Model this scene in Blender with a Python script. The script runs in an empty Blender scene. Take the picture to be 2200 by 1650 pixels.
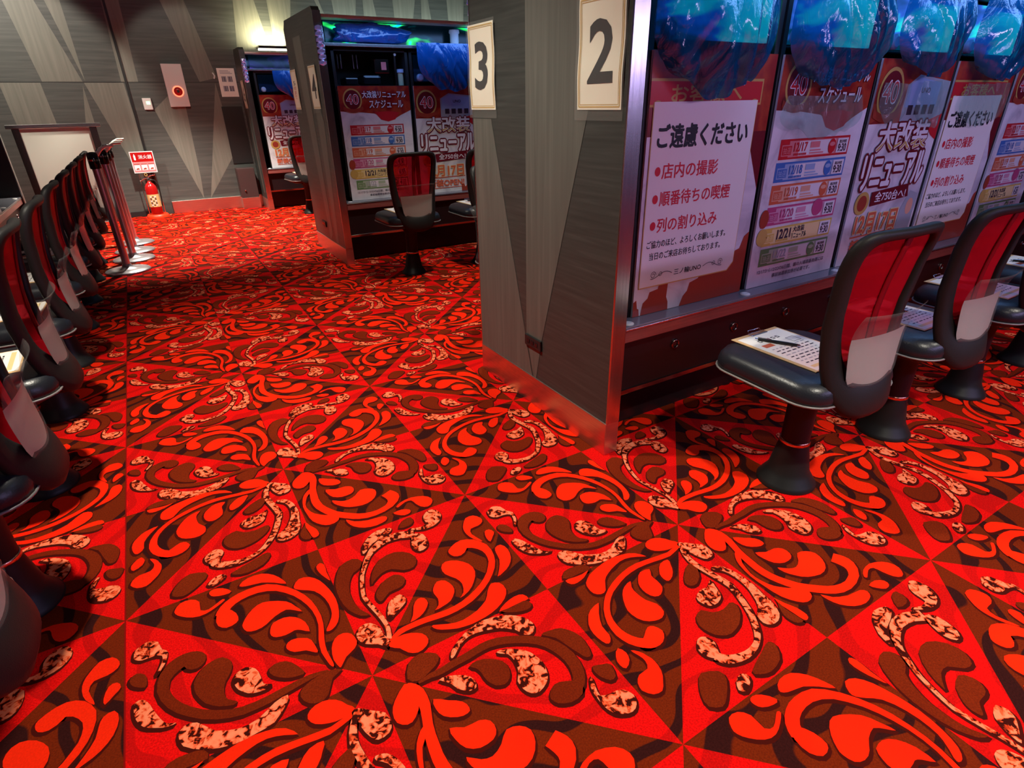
import bpy, bmesh, math, random
from mathutils import Vector, Matrix
import mathutils
random.seed(7)
PI = math.pi
scene = bpy.context.scene
C = scene.collection

# ------------------------------------------------------------------ camera
def camera():
    yaw, pit, rol = -0.53811983, 0.45891588, -0.01782273
    cy, sy, cp, sp, cr, sr = math.cos(yaw), math.sin(yaw), math.cos(pit), math.sin(pit), math.cos(rol), math.sin(rol)
    f = Vector((-sy*cp, cy*cp, -sp)); r0 = Vector((cy, sy, 0)); u0 = r0.cross(f)
    r = cr*r0 + sr*u0; u = -sr*r0 + cr*u0
    m = Matrix(((r.x, u.x, -f.x, -0.668995), (r.y, u.y, -f.y, -1.449886), (r.z, u.z, -f.z, 1.206621), (0, 0, 0, 1)))
    cam = bpy.data.cameras.new('camera'); cam.sensor_width = 36; cam.sensor_fit = 'HORIZONTAL'
    cam.lens = 1222.98/2200*36; cam.clip_start = 0.02
    o = bpy.data.objects.new('camera', cam); o.matrix_world = m; C.objects.link(o); scene.camera = o
camera()

# ------------------------------------------------------------------ world, exposure, lights
scene.view_settings.view_transform = 'Standard'
scene.view_settings.look = 'None'
scene.view_settings.gamma = 1
scene.view_settings.use_curve_mapping = False
scene.view_settings.exposure = 0.0
w = bpy.data.worlds.new('world'); scene.world = w; w.use_nodes = True
w.node_tree.nodes['Background'].inputs[0].default_value = (0.32, 0.31, 0.30, 1)
w.node_tree.nodes['Background'].inputs[1].default_value = 0.085

def spot(name, loc, target, power, angle, col, blend=0.35, size=0.12):
    l = bpy.data.lights.new(name, 'SPOT'); l.energy = power; l.spot_size = math.radians(angle); l.spot_blend = blend
    l.color = col; l.shadow_soft_size = size
    o = bpy.data.objects.new(name, l); o.location = loc
    o.rotation_euler = (Vector(target)-Vector(loc)).to_track_quat('-Z', 'Y').to_euler(); C.objects.link(o)
def area(name, loc, target, power, sx, sy, col):
    l = bpy.data.lights.new(name, 'AREA'); l.energy = power; l.shape = 'RECTANGLE'; l.size = sx; l.size_y = sy; l.color = col
    o = bpy.data.objects.new(name, l); o.location = loc
    o.rotation_euler = (Vector(target)-Vector(loc)).to_track_quat('-Z', 'Y').to_euler(); C.objects.link(o)
WARM = (1.0, 0.93, 0.78)
CEIL = 2.9
DOWN = [  # x, y, power, angle, target
    (-0.70, 0.75, 380, 92, (-0.45, 0.55, 0)),
    (0.40, -2.10, 400, 88, (0.42, -2.0, 0)),
    (2.50, -2.10, 220, 88, (2.52, -2.0, 0)),
    (1.40, 1.95, 190, 88, (1.3, 1.9, 0)),
    (-0.25, 5.75, 1050, 82, (-0.24, 5.80, 0)),
    (2.40, 5.60, 140, 90, (2.4, 5.6, 0)),
    (-1.95, 5.45, 420, 70, (-1.85, 7.10, 1.45)),
    (-1.30, 3.70, 110, 44, (0.60, 3.85, 1.30)),  # added spot that brightens the sheets on the second end panel
    (-0.30, 4.40, 130, 32, (0.15, 7.25, 1.45)),  # added narrow spot that brightens the alarm panel
]
for i, (x, y, pw, an, tg) in enumerate(DOWN):
    spot('downlight_beam', (x, y, CEIL-0.03), tg, pw, an, WARM, 0.5 if i < 6 else 0.25, 0.06)
# glow of the display strips (cyan); last one an added violet fill for posters
for x0, y0, s_, pw in ((2.3, -0.09, -1, 9.0), (2.3, 3.31, -1, 7.0), (2.3, 6.74, -1, 5.0), (2.4, -3.15, 1, 42.0)):
    area('display_and_fill_glow', (x0, y0+(0.01 if s_ > 0 else -0.10), 1.70), (x0, y0+(0.55 if s_ > 0 else 0.16), 1.40 if s_ > 0 else 1.1), pw, 3.2, 0.12, (0.62, 0.50, 1.0) if s_ > 0 else (0.22, 0.45, 1.0))
area('wall_lamp_glow', (1.05, 7.12, 1.92), (1.0, 7.25, 2.25), 14, 0.40, 0.05, (1.0, 0.93, 0.55))
area('cove_glow', (2.9, 7.08, 1.86), (2.9, 7.25, 2.4), 30, 2.8, 0.05, (0.80, 1.0, 0.90))

# ------------------------------------------------------------------ materials
M = {}
def mat(name, col, rough=0.5, metal=0.0, emis=None, es=0.0, trans=0.0, spec=0.5, alpha=1.0, coat=0.0, bump=None, ior=1.45):
    m = bpy.data.materials.new(name); m.use_nodes = True
    nt = m.node_tree; b = nt.nodes['Principled BSDF']
    b.inputs['Base Color'].default_value = (*col, 1); b.inputs['Roughness'].default_value = rough
    b.inputs['Metallic'].default_value = metal; b.inputs['Specular IOR Level'].default_value = spec
    b.inputs['Transmission Weight'].default_value = trans; b.inputs['Alpha'].default_value = alpha
    b.inputs['Coat Weight'].default_value = coat; b.inputs['IOR'].default_value = ior
    if emis: b.inputs['Emission Color'].default_value = (*emis, 1); b.inputs['Emission Strength'].default_value = es
    if bump:
        sc, st = bump
        tc = nt.nodes.new('ShaderNodeTexCoord'); n = nt.nodes.new('ShaderNodeTexNoise'); n.inputs['Scale'].default_value = sc
        bp = nt.nodes.new('ShaderNodeBump'); bp.inputs['Strength'].default_value = st; bp.inputs['Distance'].default_value = 0.004
        nt.links.new(tc.outputs['Object'], n.inputs['Vector']); nt.links.new(n.outputs['Fac'], bp.inputs['Height'])
        nt.links.new(bp.outputs['Normal'], b.inputs['Normal'])
    M[name] = m; return m
def ramp(nt, stops):
    r = nt.nodes.new('ShaderNodeValToRGB'); e = r.color_ramp.elements
    while len(e) > 1: e.remove(e[-1])
    e[0].position = stops[0][0]; e[0].color = (*stops[0][1], 1)
    for p, c in stops[1:]:
        k = e.new(p); k.color = (*c, 1)
    return r
def noise_mat(name, stops, scale=(1, 1, 1), nscale=5.0, detail=4.0, rough=0.6, dist=0.0, metal=0.0, spec=0.5, second=None, coat=0.0):
    m = mat(name, (1, 1, 1), rough, metal, spec=spec, coat=coat); nt = m.node_tree; b = nt.nodes['Principled BSDF']
    tc = nt.nodes.new('ShaderNodeTexCoord'); mp = nt.nodes.new('ShaderNodeMapping'); mp.inputs['Scale'].default_value = scale
    n = nt.nodes.new('ShaderNodeTexNoise'); n.inputs['Scale'].default_value = nscale; n.inputs['Detail'].default_value = detail
    n.inputs['Distortion'].default_value = dist
    r = ramp(nt, stops)
    nt.links.new(tc.outputs['Object'], mp.inputs[0]); nt.links.new(mp.outputs[0], n.inputs['Vector'])
    nt.links.new(n.outputs['Fac'], r.inputs[0])
    if second:   # fine pile variation multiplied on top
        n2 = nt.nodes.new('ShaderNodeTexNoise'); n2.inputs['Scale'].default_value = second[0]; n2.inputs['Detail'].default_value = 2
        nt.links.new(tc.outputs['Object'], n2.inputs['Vector'])
        r2 = ramp(nt, [(0.3, (second[1],)*3), (0.7, (1.0,)*3)])
        nt.links.new(n2.outputs['Fac'], r2.inputs[0])
        mx = nt.nodes.new('ShaderNodeMix'); mx.data_type = 'RGBA'; mx.blend_type = 'MULTIPLY'; mx.inputs[0].default_value = 1
        nt.links.new(r.outputs[0], mx.inputs[6]); nt.links.new(r2.outputs[0], mx.inputs[7])
        nt.links.new(mx.outputs[2], b.inputs['Base Color'])
    else:
        nt.links.new(r.outputs[0], b.inputs['Base Color'])
    return m
# carpet tones
def streak_mat(name, base, dark, lo=0.5, hi=0.56):
    """carpet ground crossed by darker curved streaks"""
    m = mat(name, base, 0.95, spec=0.1); nt = m.node_tree; b = nt.nodes['Principled BSDF']
    tc = nt.nodes.new('ShaderNodeTexCoord')
    wv = nt.nodes.new('ShaderNodeTexWave'); wv.wave_type = 'RINGS'; wv.rings_direction = 'Z'
    wv.inputs['Scale'].default_value = 3.1; wv.inputs['Distortion'].default_value = 9.0
    wv.inputs['Detail'].default_value = 1.0; wv.inputs['Detail Scale'].default_value = 1.3
    r = ramp(nt, [(0.0, base), (0.72, base), (0.80, dark), (1.0, dark)])
    n2 = nt.nodes.new('ShaderNodeTexNoise'); n2.inputs['Scale'].default_value = 260; n2.inputs['Detail'].default_value = 2
    r2 = ramp(nt, [(0.32, (0.60,)*3), (0.68, (1.0,)*3)])
    mx = nt.nodes.new('ShaderNodeMix'); mx.data_type = 'RGBA'; mx.blend_type = 'MULTIPLY'; mx.inputs[0].default_value = 1
    nt.links.new(tc.outputs['Object'], wv.inputs['Vector']); nt.links.new(wv.outputs['Color'], r.inputs[0])
    nt.links.new(tc.outputs['Object'], n2.inputs['Vector']); nt.links.new(n2.outputs['Fac'], r2.inputs[0])
    nt.links.new(r.outputs[0], mx.inputs[6]); nt.links.new(r2.outputs[0], mx.inputs[7])
    nt.links.new(mx.outputs[2], b.inputs['Base Color'])
streak_mat('carpet_brown', (0.175, 0.015, 0.001), (0.036, 0.005, 0.004))
streak_mat('carpet_red', (0.85, 0.003, 0.002), (0.62, 0.003, 0.002))
noise_mat('carpet_orange', [(0.3, (0.88, 0.013, 0.001)), (0.7, (0.95, 0.022, 0.001))], nscale=3, rough=0.95, spec=0.1, second=(260, 0.85))
noise_mat('carpet_leaf', [(0.3, (0.17, 0.012, 0.001)), (0.7, (0.22, 0.020, 0.002))], nscale=3, rough=0.95, spec=0.1, second=(260, 0.6))
mat('carpet_dark', (0.055, 0.003, 0.001), 0.95, spec=0.1)
noise_mat('carpet_cream', [(0.42, (0.04, 0.003, 0.001)), (0.45, (0.50, 0.03, 0.005)), (0.49, (0.80, 0.09, 0.025)), (0.54, (0.85, 0.19, 0.085)), (0.8, (0.88, 0.25, 0.12))],
          nscale=52, detail=3, rough=0.95, spec=0.1, dist=1.0)
mat('carpet_seam', (0.22, 0.003, 0.002), 0.95, spec=0.1)
# laminate
noise_mat('laminate_dark', [(0.25, (0.033, 0.037, 0.035)), (0.55, (0.048, 0.053, 0.050)), (0.8, (0.068, 0.073, 0.068))], scale=(1.5, 1.5, 34), nscale=2.2, detail=7, rough=0.42, dist=0.5)
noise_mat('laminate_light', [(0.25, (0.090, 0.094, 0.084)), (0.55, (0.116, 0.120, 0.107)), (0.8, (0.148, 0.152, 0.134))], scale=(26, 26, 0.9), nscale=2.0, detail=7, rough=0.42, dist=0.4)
noise_mat('wall_dark', [(0.25, (0.050, 0.053, 0.052)), (0.55, (0.075, 0.078, 0.074)), (0.8, (0.100, 0.102, 0.094))], scale=(1.0, 1.0, 22), nscale=2.0, detail=6, rough=0.5, dist=0.5)
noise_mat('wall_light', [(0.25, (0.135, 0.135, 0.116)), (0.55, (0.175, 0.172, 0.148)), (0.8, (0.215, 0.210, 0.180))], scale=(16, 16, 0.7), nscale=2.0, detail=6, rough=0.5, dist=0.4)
noise_mat('brushed_steel', [(0.3, (0.50, 0.48, 0.48)), (0.7, (0.66, 0.63, 0.63))], scale=(60, 60, 1.5), nscale=3, rough=0.25, metal=1.0)
noise_mat('plinth_steel', [(0.3, (0.68, 0.58, 0.53)), (0.7, (0.80, 0.70, 0.64))], scale=(3, 3, 60), nscale=3, rough=0.33, metal=1.0)
mat('crystal', (0.85, 0.85, 0.92), 0.12, 1.0, emis=(0.30, 0.26, 0.75), es=0.18)  # faint violet emission stands in for glints reflected by the metal facets
mat('chrome', (0.85, 0.85, 0.86), 0.07, 1.0)
mat('chrome_dark', (0.45, 0.43, 0.43), 0.16, 1.0)
mat('copper', (0.75, 0.32, 0.22), 0.25, 1.0)
mat('black_plastic', (0.016, 0.016, 0.017), 0.45)
mat('black_gloss', (0.010, 0.010, 0.012), 0.12)
mat('chair_frame', (0.013, 0.012, 0.012), 0.50, spec=0.28, bump=(500, 0.15))
mat('seat_leather', (0.012, 0.014, 0.019), 0.34, bump=(220, 0.12))
mat('piping_grey', (0.20, 0.19, 0.18), 0.4)
mat('base_metal', (0.009, 0.010, 0.010), 0.45, spec=0.35)
mat('kick_black', (0.012, 0.008, 0.010), 0.35)
mat('counter_top', (0.16, 0.16, 0.19), 0.22, coat=0.4)
noise_mat('counter_edge', [(0.3, (0.20, 0.06, 0.055)), (0.7, (0.30, 0.09, 0.08))], scale=(2, 40, 40), nscale=3, rough=0.28, spec=0.7, coat=0.3)
mat('paper', (0.82, 0.80, 0.76), 0.6)
mat('paper_cream', (0.93, 0.90, 0.76), 0.5)
mat('gold_line', (0.62, 0.42, 0.14), 0.5)
mat('ink', (0.010, 0.010, 0.016), 0.55)
mat('ink_red', (0.62, 0.012, 0.035), 0.55)
mat('pocket_grey', (0.42, 0.40, 0.37), 0.42)
mat('post_chrome', (0.62, 0.58, 0.62), 0.30, 0.85)
mat('clipboard_tan', (0.66, 0.42, 0.20), 0.5)
mat('white_plastic', (0.70, 0.68, 0.68), 0.4)
mat('ceiling_paint', (0.10, 0.10, 0.10), 0.8)
mat('lamp_white', (1, 1, 1), 0.5, emis=(1.0, 0.93, 0.75), es=14)
mat('lamp_strip', (1, 1, 1), 0.5, emis=(1.0, 0.97, 0.75), es=4)
mat('alarm_ring', (1, 0.1, 0.05), 0.4, emis=(1.0, 0.16, 0.08), es=2.6)
mat('alarm_red', (0.55, 0.02, 0.02), 0.3)
mat('green_led', (0.4, 1, 0.5), 0.4, emis=(0.45, 1.0, 0.55), es=1.4)
mat('extinguisher_red', (0.42, 0.008, 0.008), 0.2, coat=0.5)
mat('stand_orange', (0.85, 0.045, 0.010), 0.4)
mat('yellow_label', (0.70, 0.50, 0.22), 0.5)
mat('partition_grey', (0.46, 0.46, 0.41), 0.5)
mat('bronze', (0.22, 0.18, 0.18), 0.25, 1.0)
mat('glass_clear', (1, 1, 1), 0.03, trans=1.0, ior=1.45)
mat('pen_black', (0.012, 0.012, 0.012), 0.3)
# thin see-through sheets: mix of transparent and glossy/diffuse
def sheet(name, tint, mixf, rough, dif, spec=0.5, wrinkle=0.0):
    m = bpy.data.materials.new(name); m.use_nodes = True; nt = m.node_tree
    b = nt.nodes['Principled BSDF']; out = nt.nodes['Material Output']
    b.inputs['Base Color'].default_value = (*dif, 1); b.inputs['Roughness'].default_value = rough; b.inputs['Specular IOR Level'].default_value = spec
    t = nt.nodes.new('ShaderNodeBsdfTransparent'); t.inputs[0].default_value = (*tint, 1)
    mx = nt.nodes.new('ShaderNodeMixShader'); mx.inputs[0].default_value = mixf
    nt.links.new(t.outputs[0], mx.inputs[1]); nt.links.new(b.outputs[0], mx.inputs[2]); nt.links.new(mx.outputs[0], out.inputs[0])
    if wrinkle:
        tc = nt.nodes.new('ShaderNodeTexCoord'); mp = nt.nodes.new('ShaderNodeMapping'); mp.inputs['Scale'].default_value = (1, 1, 0.45)
        n = nt.nodes.new('ShaderNodeTexNoise'); n.inputs['Scale'].default_value = 13; n.inputs['Detail'].default_value = 5; n.inputs['Distortion'].default_value = 1.6
        bp = nt.nodes.new('ShaderNodeBump'); bp.inputs['Strength'].default_value = wrinkle; bp.inputs['Distance'].default_value = 0.02
        nt.links.new(tc.outputs['Object'], mp.inputs[0]); nt.links.new(mp.outputs[0], n.inputs['Vector']); nt.links.new(n.outputs['Fac'], bp.inputs['Height'])
        nt.links.new(bp.outputs['Normal'], b.inputs['Normal'])
    M[name] = m
sheet('red_mesh', (0.75, 0.03, 0.05), 0.52, 0.5, (0.40, 0.002, 0.010), 0.1)
mat('band_red', (0.20, 0.001, 0.005), 0.7, spec=0.1)
sheet('acrylic', (0.95, 0.95, 0.95), 0.12, 0.10, (0.35, 0.33, 0.32), 0.8)
sheet('sleeve_film', (0.95, 0.95, 0.95), 0.12, 0.12, (0.55, 0.55, 0.52), 0.9)
sheet('blue_film', (0.04, 0.42, 0.66), 0.62, 0.11, (0.003, 0.12, 0.30), 1.2, 0.6)
sheet('blue_solid', (0.03, 0.25, 0.6), 0.80, 0.16, (0.004, 0.09, 0.36), 1.2, 0.6)
sheet('clear_film', (0.80, 0.92, 0.90), 0.22, 0.14, (0.35, 0.50, 0.46), 1.0, 0.9)
_nt = M['red_mesh'].node_tree   # woven mesh closes up when seen edge-on
_lw = _nt.nodes.new('ShaderNodeLayerWeight'); _lw.inputs[0].default_value = 0.45
_mr = _nt.nodes.new('ShaderNodeMapRange'); _mr.inputs[3].default_value = 0.36; _mr.inputs[4].default_value = 1.0
_nt.links.new(_lw.outputs['Facing'], _mr.inputs[0])
_nt.links.new(_mr.outputs[0], [n for n in _nt.nodes if n.type == 'MIX_SHADER'][0].inputs[0])
# glowing display strip: drifting blue, green and violet bands
def display_mat(name, stops, es, seed):
    m = mat(name, (0, 0, 0), 0.2, emis=(0, 0, 0), es=es); nt = m.node_tree; b = nt.nodes['Principled BSDF']
    tc = nt.nodes.new('ShaderNodeTexCoord'); mp = nt.nodes.new('ShaderNodeMapping'); mp.inputs['Location'].default_value = (seed, 0, seed*.37)
    mp.inputs['Scale'].default_value = (1.3, 1, 5.0); mp.inputs['Rotation'].default_value = (0, 0.35, 0)
    n = nt.nodes.new('ShaderNodeTexNoise'); n.inputs['Scale'].default_value = 1.7; n.inputs['Detail'].default_value = 3; n.inputs['Distortion'].default_value = 0.7
    r = ramp(nt, stops)
    nt.links.new(tc.outputs['Object'], mp.inputs[0]); nt.links.new(mp.outputs[0], n.inputs['Vector']); nt.links.new(n.outputs['Fac'], r.inputs[0])
    nt.links.new(r.outputs[0], b.inputs['Emission Color'])
display_mat('display_aurora', [(0.48, (0, 0.001, 0.002)), (0.55, (0, 0.015, 0.02)), (0.60, (0.01, 0.40, 0.06)), (0.64, (0.0, 0.30, 0.75)), (0.74, (0.0, 0.06, 0.4))], 2.6, 3.1)
display_mat('display_violet', [(0.42, (0, 0.003, 0.006)), (0.52, (0.01, 0.01, 0.08)), (0.62, (0.10, 0.03, 0.5)), (0.75, (0.15, 0.05, 0.7))], 1.0, 8.4)
display_mat('display_dim', [(0.45, (0.0, 0.003, 0.01)), (0.60, (0.003, 0.01, 0.05)), (0.75, (0.01, 0.05, 0.08))], 0.6, 5.3)
display_mat('display_cyan', [(0.36, (0.0, 0.02, 0.05)), (0.46, (0.02, 0.08, 0.45)), (0.52, (0.01, 0.42, 0.50)), (0.66, (0.06, 0.80, 0.70))], 1.7, 1.3)
for nm, c in dict(p_red=(0.55, 0.02, 0.03), p_dark=(0.16, 0.010, 0.018), p_blue=(0.06, 0.17, 0.50), p_orange=(0.62, 0.13, 0.06), p_pink=(0.50, 0.07, 0.20), p_yellow=(0.66, 0.46, 0.10),
                  p_green=(0.14, 0.26, 0.10), p_gold=(0.55, 0.36, 0.10), p_white=(0.76, 0.74, 0.78), p_grey=(0.36, 0.38, 0.44), p_sky=(0.42, 0.13, 0.10), p_lred=(0.70, 0.22, 0.24),
                  p_lblue=(0.30, 0.42, 0.66), p_lorange=(0.74, 0.38, 0.26), p_lpink=(0.66, 0.30, 0.44), p_lyellow=(0.78, 0.62, 0.30), p_lgreen=(0.42, 0.50, 0.36), p_ink=(0.05, 0.03, 0.05), p_brick=(0.35, 0.05, 0.03)).items():
    mat(nm, c, 0.30, spec=0.4)
noise_mat('p_ground', [(0.40, (0.28, 0.012, 0.010)), (0.50, (0.42, 0.05, 0.02)), (0.56, (0.30, 0.02, 0.02)), (0.75, (0.10, 0.015, 0.02))], nscale=6, detail=5, rough=0.3)
noise_mat('p_marble', [(0.30, (0.45, 0.44, 0.50)), (0.5, (0.70, 0.68, 0.73)), (0.7, (0.80, 0.78, 0.82))], nscale=5, detail=6, rough=0.3, dist=1.5)

mat('lacquer_white', (0.85, 0.84, 0.74), 0.2, coat=0.6)
mat('cabinet_brown', (0.06, 0.035, 0.035), 0.45)

# ------------------------------------------------------------------ mesh helpers
class MB:
    """collects shapes, then links them as one mesh object"""
    def __init__(s): s.v = []; s.f = []; s.m = []; s.sm = []; s.mats = []
    def mi(s, m):
        if m not in s.mats: s.mats.append(m)
        return s.mats.index(m)
    def add(s, V, F, m, smooth=False):
        k = len(s.v); s.v += [tuple(x) for x in V]; i = s.mi(m)
        for f in F: s.f.append([a+k for a in f]); s.m.append(i); s.sm.append(smooth)
    def box(s, x0, y0, z0, x1, y1, z1, m, bev=0.0):
        if bev <= 0:
            V = [(x, y, z) for z in (z0, z1) for y in (y0, y1) for x in (x0, x1)]
            s.add(V, [(0, 2, 3, 1), (4, 5, 7, 6), (0, 1, 5, 4), (2, 6, 7, 3), (0, 4, 6, 2), (1, 3, 7, 5)], m)
        else:
            b = bmesh.new(); bmesh.ops.create_cube(b, size=1)
            bmesh.ops.scale(b, vec=(x1-x0, y1-y0, z1-z0), verts=b.verts)
            bmesh.ops.translate(b, vec=((x0+x1)/2, (y0+y1)/2, (z0+z1)/2), verts=b.verts)
            bmesh.ops.bevel(b, geom=b.edges[:], offset=bev, segments=2, profile=0.5, affect='EDGES')
            b.verts.ensure_lookup_table()
            for i, v in enumerate(b.verts): v.index = i
            s.add([v.co for v in b.verts], [[v.index for v in f.verts] for f in b.faces], m); b.free()
    def lathe(s, prof, m, c=(0, 0, 0), n=32, cap=True, axis='z', smooth=True):
        V = []; F = []
        for r, h in prof:
            for i in range(n):
                a = 2*PI*i/n; x, y = r*math.cos(a), r*math.sin(a)
                p = (x, y, h) if axis == 'z' else ((x, h, y) if axis == 'y' else (h, x, y))
                V.append((c[0]+p[0], c[1]+p[1], c[2]+p[2]))
        for k in range(len(prof)-1):
            for i in range(n):
                j = (i+1) % n; F.append((k*n+i, k*n+j, (k+1)*n+j, (k+1)*n+i))
        s.add(V, F, m, smooth)
        if cap: s.add(V[:n], [tuple(range(n))[::-1]], m); s.add(V[-n:], [tuple(range(n))], m)
    def tube(s, pts, r, m, n=10, closed=False, smooth=True):
        pts = [Vector(p) for p in pts]; N = len(pts); V = []; F = []; up = Vector((0, 0, 1)); prev = None
        for i, p in enumerate(pts):
            a = pts[i-1] if (i > 0 or closed) else p; b = pts[(i+1) % N] if (i < N-1 or closed) else p
            t = (b-a).normalized()
            if prev is None:
                u = t.cross(up) if abs(t.z) < 0.95 else t.cross(Vector((1, 0, 0)))
            else: u = prev - t*prev.dot(t)
            u.normalize(); prev = u; w_ = t.cross(u)
            rr = r[i] if isinstance(r, (list, tuple)) else r
            for k in range(n):
                an = 2*PI*k/n; V.append(p+u*math.cos(an)*rr+w_*math.sin(an)*rr)
        for i in range(N if closed else N-1):
            j = (i+1) % N
            for k in range(n): l = (k+1) % n; F.append((i*n+k, i*n+l, j*n+l, j*n+k))
        s.add(V, F, m, smooth)
        if not closed: s.add(V[:n], [tuple(range(n))[::-1]], m); s.add(V[-n:], [tuple(range(n))], m)
    def grid(s, fn, nu, nv, m, thick=0.0, smooth=True):
        V = [fn(i/nu, j/nv) for j in range(nv+1) for i in range(nu+1)]
        F = [(j*(nu+1)+i, j*(nu+1)+i+1, (j+1)*(nu+1)+i+1, (j+1)*(nu+1)+i) for j in range(nv) for i in range(nu)]
        s.add(V, F, m, smooth)
    def poly(s, pts, m, plane='xy', off=0.0):
        if plane == 'xy': V = [(a, b, off) for a, b in pts]
        elif plane == 'xz': V = [(a, off, b) for a, b in pts]
        else: V = [(off, a, b) for a, b in pts]
        s.add(V, [tuple(range(len(V)))], m)
    def build(s, name, parent=None, loc=(0, 0, 0), rz=0.0, mod=None):
        me = bpy.data.meshes.new(name); me.from_pydata(s.v, [], s.f)
        for m in s.mats: me.materials.append(M[m])
        me.polygons.foreach_set('material_index', s.m); me.polygons.foreach_set('use_smooth', s.sm); me.update()
        o = bpy.data.objects.new(name, me); o.location = loc; o.rotation_euler = (0, 0, rz); C.objects.link(o)
        if parent: o.parent = parent
        return o
def tag(o, label=None, cat=None, group=None, kind=None):
    if label: o['label'] = label
    if cat: o['category'] = cat
    if group: o['group'] = group
    if kind: o['kind'] = kind
    return o
def thing(name, label, cat, loc=(0, 0, 0), rz=0.0, group=None):
    o = bpy.data.objects.new(name, None); o.empty_display_size = 0.05; C.objects.link(o)
    o.location = loc; o.rotation_euler = (0, 0, rz); return tag(o, label, cat, group)
def copy_tree(o, loc=None, rz=None, label=None, group=None, parent=None):
    c = o.copy(); C.objects.link(c)
    if parent: c.parent = parent
    if loc is not None: c.location = loc
    if rz is not None: c.rotation_euler = (0, 0, rz)
    if label: c['label'] = label
    if group: c['group'] = group
    for ch in [k for k in bpy.data.objects if k.parent == o]: copy_tree(ch, parent=c)
    return c
def solidify(o, t, offset=0):
    md = o.modifiers.new('thickness', 'SOLIDIFY'); md.thickness = t; md.offset = offset

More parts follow.
